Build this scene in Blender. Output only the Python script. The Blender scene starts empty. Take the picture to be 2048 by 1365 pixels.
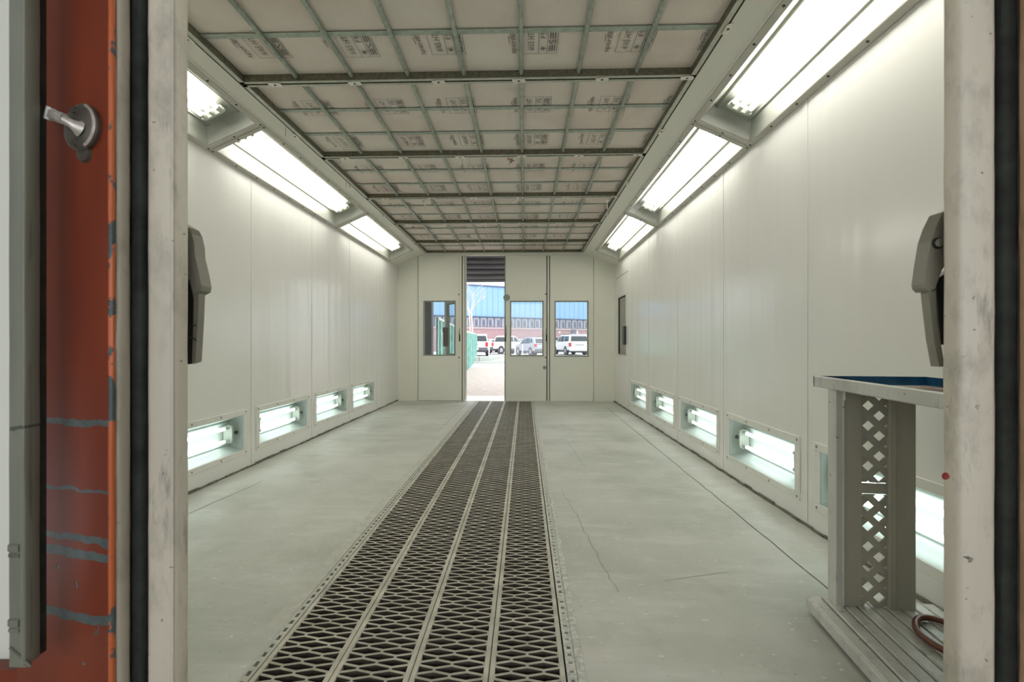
import bpy, math, random
from mathutils import Vector, Matrix
random.seed(7)
PI = math.pi
S = bpy.context.scene
C = S.collection

# ------------------------------------------------------------------ camera, world, sun, exposure
YAW = math.radians(1.6)
CAM_Z = 1.06
FPX, HZ = 910.0, 688.0
cam_d = bpy.data.cameras.new('camera')
cam = bpy.data.objects.new('camera', cam_d)
C.objects.link(cam)
cam.location = (0, 0, CAM_Z)
cam.rotation_euler = (PI / 2, 0, YAW)
cam_d.sensor_width = 36.0
cam_d.lens = FPX / 2048 * 36
cam_d.shift_y = (HZ - 682.5) / 2048
cam_d.clip_start = 0.05
cam_d.clip_end = 500
cam_d.dof.use_dof = True
cam_d.dof.focus_distance = 5.0
cam_d.dof.aperture_fstop = 5.6
S.camera = cam

world = bpy.data.worlds.new('sky')
S.world = world
world.use_nodes = True
bg = world.node_tree.nodes['Background']
bg.inputs['Color'].default_value = (0.93, 0.965, 1.0, 1)
bg.inputs['Strength'].default_value = 2.3

sun_d = bpy.data.lights.new('sun', 'SUN')
sun_d.energy = 3.0
sun_d.angle = math.radians(1.0)
sun_d.color = (1.0, 0.95, 0.88)
sun = bpy.data.objects.new('sun', sun_d)
C.objects.link(sun)
sun.rotation_euler = Vector((-0.42, -0.35, -0.85)).to_track_quat('-Z', 'Y').to_euler()

S.view_settings.view_transform = 'Standard'
S.view_settings.look = 'None'
S.view_settings.gamma = 1.0
S.view_settings.use_curve_mapping = False
S.view_settings.exposure = 0.0
S.cycles.use_denoising = True
S.cycles.use_adaptive_sampling = True
S.cycles.adaptive_threshold = 0.03
S.cycles.max_bounces = 8
S.cycles.diffuse_bounces = 5
S.cycles.transparent_max_bounces = 12
S.cycles.sample_clamp_indirect = 6.0
S.cycles.caustics_reflective = False
S.cycles.caustics_refractive = False

TUBE_UP, TUBE_LOW = 17.5, 7.0


def at(px, py, Y):
    """the point at distance Y into the room that the photograph shows at (px, py)"""
    a, b = (px - 1024) / FPX, (HZ - py) / FPX
    c, s = math.cos(YAW), math.sin(YAW)
    t = Y / (a * s + c)
    return Vector(((a * c - s) * t, Y, b * t + CAM_Z))


# ------------------------------------------------------------------ materials
def new_mat(name):
    m = bpy.data.materials.new(name)
    m.use_nodes = True
    nt = m.node_tree
    return m, nt, nt.nodes['Principled BSDF']


def N(nt, t, **kw):
    n = nt.nodes.new(t)
    for k, v in kw.items():
        if k in n.inputs:
            n.inputs[k].default_value = v
        else:
            setattr(n, k, v)
    return n


def coords(nt, scale=(1, 1, 1), space='Object', loc=(0, 0, 0)):
    tc = N(nt, 'ShaderNodeTexCoord')
    mp = N(nt, 'ShaderNodeMapping')
    mp.inputs['Scale'].default_value = scale
    mp.inputs['Location'].default_value = loc
    nt.links.new(tc.outputs[space], mp.inputs['Vector'])
    return mp.outputs['Vector']


def noise(nt, scale, vec, detail=4, rough=0.55):
    n = N(nt, 'ShaderNodeTexNoise')
    n.inputs['Scale'].default_value = scale
    n.inputs['Detail'].default_value = detail
    n.inputs['Roughness'].default_value = rough
    nt.links.new(vec, n.inputs['Vector'])
    return n.outputs['Fac']


def ramp(nt, fac, stops):
    r = N(nt, 'ShaderNodeValToRGB')
    e = r.color_ramp.elements
    while len(e) < len(stops):
        e.new(0.5)
    for i, (p, col) in enumerate(stops):
        e[i].position = p
        e[i].color = (*col, 1) if len(col) == 3 else col
    nt.links.new(fac, r.inputs['Fac'])
    return r.outputs['Color']


def mixc(nt, fac, a, b):
    m = N(nt, 'ShaderNodeMix', data_type='RGBA')
    if isinstance(fac, float):
        m.inputs['Factor'].default_value = fac
    else:
        nt.links.new(fac, m.inputs['Factor'])
    for sock, v in ((m.inputs['A'], a), (m.inputs['B'], b)):
        if isinstance(v, tuple):
            sock.default_value = (*v, 1)
        else:
            nt.links.new(v, sock)
    return m.outputs['Result']


def math_n(nt, op, a, b=None, clamp=False):
    m = N(nt, 'ShaderNodeMath', operation=op, use_clamp=clamp)
    for i, v in enumerate((a, b)):
        if v is None:
            continue
        if isinstance(v, (int, float)):
            m.inputs[i].default_value = v
        else:
            nt.links.new(v, m.inputs[i])
    return m.outputs[0]


def bump(nt, bsdf, h, strength, dist=0.01):
    b = N(nt, 'ShaderNodeBump')
    b.inputs['Strength'].default_value = strength
    b.inputs['Distance'].default_value = dist
    nt.links.new(h, b.inputs['Height'])
    nt.links.new(b.outputs['Normal'], bsdf.inputs['Normal'])


def plain(name, col, rough=0.5, metal=0.0, var=0.0, vscale=6.0, spec=0.5, stretch=(1, 1, 1)):
    m, nt, b = new_mat(name)
    b.inputs['Roughness'].default_value = rough
    b.inputs['Metallic'].default_value = metal
    b.inputs['Specular IOR Level'].default_value = spec
    v = coords(nt, stretch)
    f = noise(nt, vscale, v, 5)
    d = tuple(max(0, c * (1 - var)) for c in col)
    l = tuple(min(1, c * (1 + var)) for c in col)
    nt.links.new(ramp(nt, f, [(0.3, d), (0.7, l)]), b.inputs['Base Color'])
    return m


def emit(name, col, strength):
    m = bpy.data.materials.new(name)
    m.use_nodes = True
    nt = m.node_tree
    nt.nodes.remove(nt.nodes['Principled BSDF'])
    e = N(nt, 'ShaderNodeEmission')
    e.inputs['Color'].default_value = (*col, 1)
    e.inputs['Strength'].default_value = strength
    nt.links.new(e.outputs[0], nt.nodes['Material Output'].inputs['Surface'])
    return m


def pane_mat(name, tint, ior=1.45, haze=0.0, rough=0.02):
    m = bpy.data.materials.new(name)
    m.use_nodes = True
    nt = m.node_tree
    nt.nodes.remove(nt.nodes['Principled BSDF'])
    t = N(nt, 'ShaderNodeBsdfTransparent')
    t.inputs['Color'].default_value = (*tint, 1)
    g = N(nt, 'ShaderNodeBsdfGlossy')
    g.inputs['Roughness'].default_value = rough
    d = N(nt, 'ShaderNodeBsdfDiffuse')
    d.inputs['Color'].default_value = (0.8, 0.82, 0.78, 1)
    lw = N(nt, 'ShaderNodeLayerWeight')
    lw.inputs['Blend'].default_value = 0.5
    f0 = ((ior - 1) / (ior + 1)) ** 2
    fr = math_n(nt, 'ADD', math_n(nt, 'MULTIPLY', math_n(nt, 'POWER', lw.outputs['Facing'], 5.0), 1 - f0), f0 * 1.6, True)
    m1 = N(nt, 'ShaderNodeMixShader')
    m1.inputs[0].default_value = haze
    nt.links.new(t.outputs[0], m1.inputs[1])
    nt.links.new(d.outputs[0], m1.inputs[2])
    m2 = N(nt, 'ShaderNodeMixShader')
    nt.links.new(fr, m2.inputs[0])
    nt.links.new(m1.outputs[0], m2.inputs[1])
    nt.links.new(g.outputs[0], m2.inputs[2])
    nt.links.new(m2.outputs[0], nt.nodes['Material Output'].inputs['Surface'])
    return m


def wall_paint(name, col, rough=0.3, wob=0.35):
    m, nt, b = new_mat(name)
    b.inputs['Roughness'].default_value = rough
    v = coords(nt, (1, 1, 1))
    f = noise(nt, 1.3, v, 3)
    c1 = ramp(nt, f, [(0.3, tuple(c * 0.965 for c in col)), (0.7, col)])
    # overspray dust, a few flecks
    f2 = noise(nt, 60, v, 2)
    fl = ramp(nt, f2, [(0.77, (0, 0, 0)), (0.80, (1, 1, 1))])
    nt.links.new(mixc(nt, fl, c1, tuple(c * 0.82 for c in col)), b.inputs['Base Color'])
    vs = coords(nt, (3.2, 3.2, 0.12))
    h = noise(nt, 1.6, vs, 2)
    bump(nt, b, h, wob, 0.03)
    return m


def floor_mat(name):
    m, nt, b = new_mat(name)
    v = coords(nt, (1, 1, 1))
    big = noise(nt, 0.9, v, 5, 0.6)
    col = ramp(nt, big, [(0.30, (0.40, 0.42, 0.37)), (0.5, (0.50, 0.505, 0.45)), (0.72, (0.60, 0.59, 0.54))])
    st = noise(nt, 3.0, coords(nt, (0.5, 2.2, 1), loc=(3, 1, 0)), 6, 0.7)
    col = mixc(nt, ramp(nt, st, [(0.50, (0, 0, 0)), (0.75, (0.7, 0.7, 0.7))]), col, (0.64, 0.64, 0.60))
    gr = noise(nt, 1.7, coords(nt, (1, 1, 1), loc=(9, 4, 0)), 6, 0.7)
    col = mixc(nt, ramp(nt, gr, [(0.50, (0, 0, 0)), (0.75, (0.7, 0.7, 0.7))]), col, (0.34, 0.34, 0.285))
    # fine pale flecks and dark specks of old overspray
    sp = noise(nt, 38, coords(nt, (0.7, 1.6, 1)), 3)
    col = mixc(nt, ramp(nt, sp, [(0.66, (0, 0, 0)), (0.71, (0.8, 0.8, 0.8))]), col, (0.76, 0.76, 0.72))
    dk = noise(nt, 55, coords(nt, (1, 1, 1), loc=(5, 5, 0)), 2)
    col = mixc(nt, ramp(nt, dk, [(0.70, (0, 0, 0)), (0.74, (0.7, 0.7, 0.7))]), col, (0.20, 0.20, 0.17))
    nt.links.new(col, b.inputs['Base Color'])
    rr = noise(nt, 2.0, v, 5)
    nt.links.new(ramp(nt, rr, [(0.3, (0.38,) * 3), (0.7, (0.62,) * 3)]), b.inputs['Roughness'])
    bump(nt, b, noise(nt, 9, v, 8, 0.65), 0.18, 0.01)
    return m


def galv(name, lo, hi, rough=0.42, metal=0.35, scale=26):
    m, nt, b = new_mat(name)
    b.inputs['Metallic'].default_value = metal
    b.inputs['Roughness'].default_value = rough
    f = noise(nt, scale, coords(nt), 6, 0.7)
    nt.links.new(ramp(nt, f, [(0.34, lo), (0.66, hi)]), b.inputs['Base Color'])
    bump(nt, b, f, 0.15, 0.004)
    return m


def media_mat():
    m, nt, b = new_mat('filter_cloth')
    b.inputs['Roughness'].default_value = 0.95
    b.inputs['Specular IOR Level'].default_value = 0.1
    v = coords(nt)
    f = noise(nt, 1.6, v, 5, 0.6)
    col = ramp(nt, f, [(0.30, (0.66, 0.555, 0.50)), (0.52, (0.73, 0.655, 0.60)), (0.72, (0.77, 0.72, 0.655))])
    f2 = noise(nt, 90, coords(nt, (1, 1, 1)), 4, 0.7)
    col = mixc(nt, ramp(nt, f2, [(0.45, (0, 0, 0)), (0.8, (0.5, 0.5, 0.5))]), col, (0.62, 0.57, 0.52))
    nt.links.new(col, b.inputs['Base Color'])
    bump(nt, b, noise(nt, 5, v, 6), 0.3, 0.02)
    return m


def chipped(name, base, dark, chip, bands=(), chip_amt=0.66, rough=0.45):
    """painted steel with worn chips and horizontal scrape marks at given heights"""
    m, nt, b = new_mat(name)
    b.inputs['Roughness'].default_value = rough
    v = coords(nt)
    f = noise(nt, 5, coords(nt, (1, 1, 0.35)), 5)
    col = ramp(nt, f, [(0.32, dark), (0.68, base)])
    ch = noise(nt, 17, coords(nt, (1, 1, 0.8), loc=(3.3, 1.2, 0)), 4, 0.6)
    mask = ramp(nt, ch, [(chip_amt, (0, 0, 0)), (chip_amt + 0.025, (1, 1, 1))])
    sx = N(nt, 'ShaderNodeSeparateXYZ')
    nt.links.new(v, sx.inputs[0])
    wob = math_n(nt, 'MULTIPLY', math_n(nt, 'SUBTRACT', noise(nt, 30, v, 4), 0.5), 0.022)
    zz = math_n(nt, 'ADD', sx.outputs['Z'], wob)
    tot = mask
    for z0, w in bands:
        d = math_n(nt, 'ABSOLUTE', math_n(nt, 'SUBTRACT', zz, z0))
        k = math_n(nt, 'LESS_THAN', d, w)
        tot = math_n(nt, 'MAXIMUM', tot, k)
    chipc = ramp(nt, noise(nt, 40, v, 3), [(0.35, tuple(c * 0.6 for c in chip)), (0.7, chip)])
    nt.links.new(mixc(nt, tot, col, chipc), b.inputs['Base Color'])
    bump(nt, b, tot, 0.4, -0.002)
    return m


def worn_white(name, col, rough=0.42):
    m, nt, b = new_mat(name)
    b.inputs['Roughness'].default_value = rough
    f = noise(nt, 4, coords(nt, (1, 1, 0.25)), 5, 0.6)
    c = ramp(nt, f, [(0.3, tuple(x * 0.78 for x in col)), (0.65, col)])
    s = noise(nt, 10, coords(nt, (1, 1, 0.5), loc=(2, 7, 1)), 6, 0.7)
    c = mixc(nt, ramp(nt, s, [(0.50, (0, 0, 0)), (0.72, (0.75, 0.75, 0.75))]), c, tuple(x * 0.45 for x in col))
    d = noise(nt, 34, coords(nt, (1, 1, 1.6), loc=(8, 2, 1)), 3)
    c = mixc(nt, ramp(nt, d, [(0.70, (0, 0, 0)), (0.73, (0.9, 0.9, 0.9))]), c, (0.09, 0.08, 0.065))
    sc = noise(nt, 16, coords(nt, (1, 1, 0.22), loc=(1, 9, 4)), 5, 0.75)
    c = mixc(nt, ramp(nt, sc, [(0.60, (0, 0, 0)), (0.70, (0.55, 0.55, 0.55))]), c, (0.16, 0.145, 0.12))
    nt.links.new(c, b.inputs['Base Color'])
    bump(nt, b, noise(nt, 14, coords(nt, (1, 1, 0.6)), 5), 0.25, 0.006)
    return m


M = {}
M['wall'] = wall_paint('white_booth_paint', (0.83, 0.82, 0.785), 0.2, 0.28)
M['wall_far'] = wall_paint('cream_booth_paint', (0.77, 0.77, 0.685), 0.4, 0.2)
M['cove'] = wall_paint('cream_ceiling_paint', (0.74, 0.73, 0.66), 0.4, 0.1)
M['frame'] = plain('grey_cream_frame_paint', (0.50, 0.485, 0.43), 0.4, 0, 0.06, 8)
M['frame_low'] = plain('white_frame_paint', (0.76, 0.755, 0.70), 0.4, 0, 0.04, 8)
M['housing'] = plain('lamp_housing_enamel', (0.40, 0.40, 0.36), 0.4, 0, 0.03, 5)
M['housing_low'] = plain('pale_green_enamel', (0.58, 0.64, 0.61), 0.35, 0, 0.03, 5)
M['tube_up'] = emit('lit_tube_warm', (1.0, 0.935, 0.875), TUBE_UP)
M['tube_low'] = emit('lit_tube_cool', (0.92, 1.0, 0.985), TUBE_LOW)
M['tube_off'] = plain('unlit_tube', (0.62, 0.62, 0.58), 0.3)
M['socket'] = plain('white_lamp_socket', (0.75, 0.78, 0.72), 0.4)
M['glass_lamp'] = pane_mat('lamp_cover_glass', (0.94, 0.965, 0.95), 1.35)
M['glass_win'] = pane_mat('window_glass', (0.93, 0.96, 0.96), 1.45, 0.03)
M['glass_dark'] = pane_mat('side_window_glass', (0.80, 0.80, 0.77), 1.45, 0.05)
M['screw'] = plain('dark_screw', (0.10, 0.095, 0.08), 0.45, 0.4)
M['screw_low'] = plain('dull_screw', (0.33, 0.32, 0.29), 0.45, 0.4)
M['rubber'] = plain('black_rubber', (0.02, 0.022, 0.017), 0.8, 0, 0.6, 22)
M['black'] = plain('black_plastic', (0.012, 0.012, 0.013), 0.5)
M['floor'] = floor_mat('grey_green_painted_concrete')
M['grime'] = plain('dark_floor_grime', (0.16, 0.155, 0.125), 0.85, 0, 0.45, 14)
M['crack'] = plain('dark_crack', (0.13, 0.13, 0.11), 0.9)
M['lip'] = plain('painted_lip', (0.50, 0.50, 0.44), 0.6, 0, 0.12, 20)
M['crust'] = plain('paint_crust', (0.52, 0.525, 0.47), 0.7, 0, 0.3, 60)
M['grate'] = plain('grey_overspray_steel', (0.50, 0.475, 0.40), 0.6, 0.1, 0.25, 9)
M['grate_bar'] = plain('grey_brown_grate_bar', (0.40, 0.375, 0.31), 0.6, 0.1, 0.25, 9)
M['grate_shade'] = plain('shaded_brown_bar_side', (0.085, 0.075, 0.058), 0.85, 0, 0.35, 12)  # bar sides painted dark, the shade inside the slots put into the colour
M['pit'] = plain('dark_pit', (0.022, 0.022, 0.018), 0.95, 0, 0.4, 5)
M['rib'] = galv('galvanised_green_steel', (0.20, 0.255, 0.21), (0.42, 0.47, 0.40), 0.38, 0.3)
M['rail'] = galv('dark_galvanised_rail', (0.085, 0.08, 0.05), (0.19, 0.18, 0.125), 0.5, 0.2, 40)
M['flange'] = galv('pale_galvanised_flange', (0.38, 0.40, 0.34), (0.52, 0.53, 0.46), 0.4, 0.3)
M['strap'] = galv('verdigris_strap', (0.27, 0.33, 0.28), (0.47, 0.51, 0.44), 0.5, 0.2)
M['clip'] = plain('bare_steel_clip', (0.72, 0.69, 0.63), 0.4, 0.3, 0.15, 40)
M['media'] = media_mat()
M['ink'] = plain('grey_print_ink', (0.17, 0.165, 0.15), 0.9, 0, 0.2, 60)
M['wire'] = plain('pale_wire', (0.42, 0.38, 0.32), 0.6)
M['leaf'] = plain('dry_brown_leaf', (0.30, 0.19, 0.11), 0.8, 0, 0.3, 40)
M['orange'] = chipped('chipped_orange_paint', (0.215, 0.030, 0.004), (0.14, 0.016, 0.002), (0.10, 0.13, 0.125),
                      ((0.915, 0.006), (0.79, 0.003), (0.70, 0.007), (0.672, 0.008), (0.555, 0.009)), 0.67)
M['orange_edge'] = chipped('worn_orange_edge', (0.60, 0.15, 0.05), (0.45, 0.09, 0.02), (0.08, 0.11, 0.11), (), 0.56)
M['peach'] = worn_white('worn_peach_edge', (0.62, 0.40, 0.25))
M['steel_post'] = chipped('grey_green_steel_paint', (0.23, 0.235, 0.185), (0.135, 0.14, 0.105), (0.10, 0.11, 0.09),
                          ((0.915, 0.003),), 0.74, 0.5)
M['beige'] = worn_white('worn_beige_edge', (0.50, 0.45, 0.36))
M['post'] = worn_white('scuffed_cream_paint', (0.66, 0.60, 0.49))
M['hardware'] = worn_white('dirty_painted_hardware', (0.24, 0.225, 0.175))
M['steel_dark'] = plain('dark_worn_steel', (0.12, 0.105, 0.085), 0.4, 0.5, 0.4, 30)
M['steel_bright'] = plain('worn_cast_steel', (0.62, 0.57, 0.51), 0.35, 0.5, 0.25, 40)
M['brown'] = plain('dark_brown_edge', (0.13, 0.065, 0.05), 0.6, 0, 0.3, 20)
M['grey_gasket'] = plain('grey_window_gasket', (0.27, 0.28, 0.25), 0.6, 0, 0.15, 12)
M['table'] = worn_white('white_wood_paint', (0.62, 0.62, 0.57))
M['table_shaded'] = plain('shaded_stand_board', (0.42, 0.405, 0.335), 0.6, 0, 0.12, 7, 0.4, (1, 1, 0.2))  # stand paint darkened for the leg, its backlit shade is in the colour
M['tray_blue'] = plain('glossy_blue_tray_wall', (0.012, 0.065, 0.15), 0.18, 0, 0.6, 6)
M['tray_brown'] = plain('stained_tray_bottom', (0.17, 0.06, 0.03), 0.3, 0, 0.7, 7)
_m, _nt, _b = M['tray_brown'], M['tray_brown'].node_tree, M['tray_brown'].node_tree.nodes['Principled BSDF']
_nt.links.new(ramp(_nt, noise(_nt, 5, coords(_nt, (1, 1, 1), loc=(0.4, 0.2, 0)), 4), [(0.40, (0.07, 0.018, 0.01)), (0.50, (0.22, 0.10, 0.05)), (0.56, (0.55, 0.49, 0.40))]), _b.inputs['Base Color'])
M['hose'] = plain('red_brown_hose', (0.16, 0.05, 0.03), 0.4, 0, 0.3, 12)
M['red_dot'] = plain('red_paint_fleck', (0.25, 0.015, 0.015), 0.5)
M['shutter'] = plain('dark_blue_grey_slat', (0.30, 0.29, 0.33), 0.5, 0.1, 0.25, 5, 0.5, (0.3, 1, 4))
M['shop'] = plain('dim_shop_block', (0.30, 0.29, 0.27), 0.9, 0, 0.15, 3)
M['shop_dark'] = plain('dark_shop_wall', (0.055, 0.055, 0.07), 0.7, 0, 0.3, 4)
M['concrete'] = plain('pale_concrete', (0.62, 0.61, 0.585), 0.85, 0, 0.08, 1.5)
M['gravel'] = plain('pinkish_gravel', (0.40, 0.35, 0.325), 0.95, 0, 0.14, 7)
M['lot'] = plain('pale_asphalt', (0.46, 0.46, 0.47), 0.95, 0, 0.08, 1.0)
M['fence'] = plain('green_slat_fence', (0.23, 0.45, 0.40), 0.7, 0, 0.5, 9, 0.3, (1, 1, 0.5))
M['fence_cap'] = plain('white_fence_cap', (0.75, 0.78, 0.77), 0.6)
M['bark'] = plain('pale_bark', (0.62, 0.55, 0.52), 0.9, 0, 0.2, 20)
M['blue_siding'] = plain('blue_metal_siding', (0.30, 0.50, 0.75), 0.5, 0, 0.05, 0.4)
M['brick'] = plain('pink_red_brick', (0.48, 0.315, 0.325), 0.9, 0, 0.12, 3)
M['bay'] = plain('grey_window_panel', (0.42, 0.43, 0.49), 0.6, 0, 0.12, 2)
M['bay_dark'] = plain('dark_window_glass', (0.19, 0.18, 0.23), 0.35, 0, 0.35, 3)
M['ledge'] = plain('pale_ledge', (0.52, 0.42, 0.43), 0.8)
M['steelblue'] = plain('dark_blue_flashing', (0.10, 0.15, 0.24), 0.5)
M['car_white'] = plain('white_car_paint', (0.84, 0.84, 0.86), 0.22, 0, 0.01)
M['car_silver'] = plain('silver_car_paint', (0.47, 0.49, 0.56), 0.25, 0.2, 0.02)
M['car_grey'] = plain('grey_car_paint', (0.22, 0.23, 0.25), 0.25, 0.1, 0.02)
M['car_glass'] = plain('car_window', (0.05, 0.065, 0.075), 0.08)
M['tyre'] = plain('tyre_rubber', (0.05, 0.05, 0.055), 0.8)
M['rim'] = plain('alloy_rim', (0.5, 0.5, 0.53), 0.35, 0.5)
M['taillight'] = plain('red_tail_lamp', (0.55, 0.04, 0.045), 0.25)
M['bumper'] = plain('dark_bumper', (0.13, 0.13, 0.145), 0.5)
M['plate'] = plain('white_plate', (0.75, 0.76, 0.74), 0.5)
M['sign_white'] = plain('white_sign', (0.85, 0.84, 0.82), 0.6)
M['maroon'] = plain('maroon_box', (0.085, 0.02, 0.03), 0.5)


# ------------------------------------------------------------------ mesh helpers
class MB:
    def __init__(s):
        s.v, s.f = [], []

    def add(s, vs, fs):
        o = len(s.v)
        s.v += [tuple(p) for p in vs]
        s.f += [tuple(i + o for i in f) for f in fs]
        return s

    def box(s, x0, x1, y0, y1, z0, z1):
        v = [(x, y, z) for z in (z0, z1) for y in (y0, y1) for x in (x0, x1)]
        return s.add(v, [(0, 2, 3, 1), (4, 5, 7, 6), (0, 1, 5, 4), (2, 6, 7, 3), (0, 4, 6, 2), (1, 3, 7, 5)])

    def bbox(s, x0, x1, y0, y1, z0, z1, b=0.003):
        """box with chamfered long edges (octagon section along the longest axis)"""
        d = [x1 - x0, y1 - y0, z1 - z0]
        ax = d.index(max(d))
        lo, hi = (x0, y0, z0), (x1, y1, z1)
        i, j = [k for k in range(3) if k != ax]
        b = min(b, d[i] * 0.45, d[j] * 0.45)
        pr = [(lo[i] + b, lo[j]), (hi[i] - b, lo[j]), (hi[i], lo[j] + b), (hi[i], hi[j] - b),
              (hi[i] - b, hi[j]), (lo[i] + b, hi[j]), (lo[i], hi[j] - b), (lo[i], lo[j] + b)]
        vs = []
        for w in (lo[ax], hi[ax]):
            for p, q in pr:
                t = [0, 0, 0]
                t[ax], t[i], t[j] = w, p, q
                vs.append(t)
        n = 8
        fs = [(k, (k + 1) % n, n + (k + 1) % n, n + k) for k in range(n)] + [tuple(range(n))[::-1], tuple(range(n, 2 * n))]
        if ax == 1:
            fs = [f[::-1] for f in fs]
        return s.add(vs, fs)

    def prism(s, pts, vec):
        """closed planar polygon pts swept by vec"""
        n = len(pts)
        vec = Vector(vec)
        vs = [Vector(p) for p in pts] + [Vector(p) + vec for p in pts]
        nrm = Vector((0, 0, 0))
        for k in range(n):
            nrm += Vector(pts[k]).cross(Vector(pts[(k + 1) % n]))
        fl = nrm.dot(vec) < 0
        fs = [tuple(range(n))[::-1], tuple(range(n, 2 * n))] + [(k, (k + 1) % n, n + (k + 1) % n, n + k) for k in range(n)]
        if fl:
            fs = [f[::-1] for f in fs]
        return s.add(vs, fs)

    def tube(s, path, r, n=8, cap=True):
        path = [Vector(p) for p in path]
        rs = r if isinstance(r, (list, tuple)) else [r] * len(path)
        rings, ref = [], None
        for k, p in enumerate(path):
            a = path[max(k - 1, 0)]
            b = path[min(k + 1, len(path) - 1)]
            t = (b - a).normalized()
            if ref is None:
                ref = Vector((0, 0, 1)) if abs(t.z) < 0.9 else Vector((1, 0, 0))
            u = (ref - t * ref.dot(t)).normalized()
            ref = u
            w = t.cross(u)
            rings.append([p + (u * math.cos(2 * PI * i / n) + w * math.sin(2 * PI * i / n)) * rs[k] for i in range(n)])
        vs = [q for rg in rings for q in rg]
        fs = []
        for k in range(len(path) - 1):
            for i in range(n):
                j = (i + 1) % n
                fs.append((k * n + i, k * n + j, (k + 1) * n + j, (k + 1) * n + i))
        if cap:
            fs.append(tuple(range(n))[::-1])
            fs.append(tuple((len(path) - 1) * n + i for i in range(n)))
        return s.add(vs, fs)

    def cyl(s, c, axis, r, h, n=12, r2=None):
        c, axis = Vector(c), Vector(axis).normalized()
        return s.tube([c, c + axis * h], [r, r if r2 is None else r2], n)

    def xf(s, mat):
        s.v = [tuple(mat @ Vector(p)) for p in s.v]
        return s

    def mesh(s, name, mat, smooth=False):
        me = bpy.data.meshes.new(name)
        me.from_pydata(s.v, [], s.f)
        me.materials.append(M[mat] if isinstance(mat, str) else mat)
        if smooth:
            me.shade_smooth()
            me.set_sharp_from_angle(angle=math.radians(40))
        me.update()
        return me

    def build(s, name, mat, parent=None, smooth=False):
        return link(name, s.mesh(name, mat, smooth), parent)


def link(name, me, parent=None, mw=None):
    o = bpy.data.objects.new(name, me)
    C.objects.link(o)
    if parent is not None:
        o.parent = parent
    if mw is not None:
        o.matrix_local = mw
    return o


def tag(o, label=None, cat=None, group=None, kind=None):
    if label:
        o['label'] = label
    if cat:
        o['category'] = cat
    if group:
        o['group'] = group
    if kind:
        o['kind'] = kind
    return o


def empty(name, loc=(0, 0, 0), mat=None):
    o = bpy.data.objects.new(name, None)
    C.objects.link(o)
    o.empty_display_size = 0.1
    if mat is not None:
        o.matrix_world = mat
    else:
        o.location = loc
    return o


def axes(u, v, w, loc):
    m = Matrix((Vector(u), Vector(v), Vector(w))).transposed().to_4x4()
    m.translation = Vector(loc)
    return m


def smooth_path(pts, n=6):
    pts = [Vector(p) for p in pts]
    out = []
    for i in range(len(pts) - 1):
        p0, p1, p2, p3 = pts[max(i - 1, 0)], pts[i], pts[i + 1], pts[min(i + 2, len(pts) - 1)]
        for k in range(n):
            t = k / n
            out.append(0.5 * ((2 * p1) + (p2 - p0) * t + (2 * p0 - 5 * p1 + 4 * p2 - p3) * t * t + (3 * p1 - p0 - 3 * p2 + p3) * t ** 3))
    out.append(pts[-1])
    return out


# ------------------------------------------------------------------ room numbers (metres)
XL, XR = -2.368, 1.64          # side walls
Y0, Y1 = 0.93, 8.41            # entrance end, far end
GX = [-0.868, -0.617, -0.366, -0.115, 0.132]   # floor grating boundaries
ZL, ZR = 2.508, 2.488          # top of the side walls
CL, CR, ZC = -1.845, 1.080, 2.742   # edges and height of the filter ceiling

# ------------------------------------------------------------------ floor
fl = MB()
fl.box(XL - 0.1, GX[0] - 0.035, 0.2, Y1 + 0.06, -0.10, 0)
fl.build('floor', 'floor')
floor = bpy.data.objects['floor']
tag(floor, 'grey green painted concrete booth floor', 'floor', kind='structure')
MB().box(GX[4] + 0.035, XR + 0.1, 0.2, Y1 + 0.06, -0.10, 0).build('floor_slab', 'floor', floor)
MB().box(GX[0] - 0.035, GX[4] + 0.035, 0.2, 1.0, -0.10, 0).build('floor_slab', 'floor', floor)
MB().box(GX[0] - 0.035, GX[4] + 0.035, 8.38, Y1 + 0.06, -0.10, 0).build('floor_slab', 'floor', floor)
pit = MB()
pit.box(GX[0] - 0.035, GX[4] + 0.035, 1.0, 8.38, -0.62, -0.60)
pit.box(GX[0] - 0.045, GX[0] - 0.035, 1.0, 8.38, -0.62, -0.10)
pit.box(GX[4] + 0.035, GX[4] + 0.045, 1.0, 8.38, -0.62, -0.10)
pit.box(GX[0] - 0.035, GX[4] + 0.035, 0.99, 1.0, -0.62, -0.10)
pit.box(GX[0] - 0.035, GX[4] + 0.035, 8.38, 8.39, -0.62, -0.10)
pit.build('pit', 'pit', floor)
# low painted lip along the left of the pit, long crack on the right, thin joints
lp = MB()
for ya, yb, za, zb in ((1.5, 2.8, -0.001, 0.006), (2.8, 8.36, 0.006, 0.006)):
    xa, xb = GX[0] - 0.105, GX[0] - 0.037
    lp.add([(xa, ya, -0.01), (xa + 0.006, ya, za), (xb, ya, za), (xb, ya, -0.01), (xa, yb, -0.01), (xa + 0.006, yb, zb), (xb, yb, zb), (xb, yb, -0.01)],
           [(0, 4, 5, 1), (1, 5, 6, 2), (2, 6, 7, 3)])
lp.build('lip', 'lip', floor)
MB().bbox(GX[4] + 0.037, GX[4] + 0.065, 1.0, 8.36, -0.01, 0.004, 0.003).build('lip', 'crust', floor)


def crack(pts, w, name='crack'):
    mb = MB()
    for i in range(len(pts) - 1):
        a, b = Vector((*pts[i], 0.0012)), Vector((*pts[i + 1], 0.0012))
        t = (b - a).normalized()
        n = Vector((-t.y, t.x, 0)) * w / 2
        mb.add([a - n, b - n * 0.9, b + n * 0.9, a + n], [(0, 1, 2, 3)])
    return mb.build(name, 'crack', floor)


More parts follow.
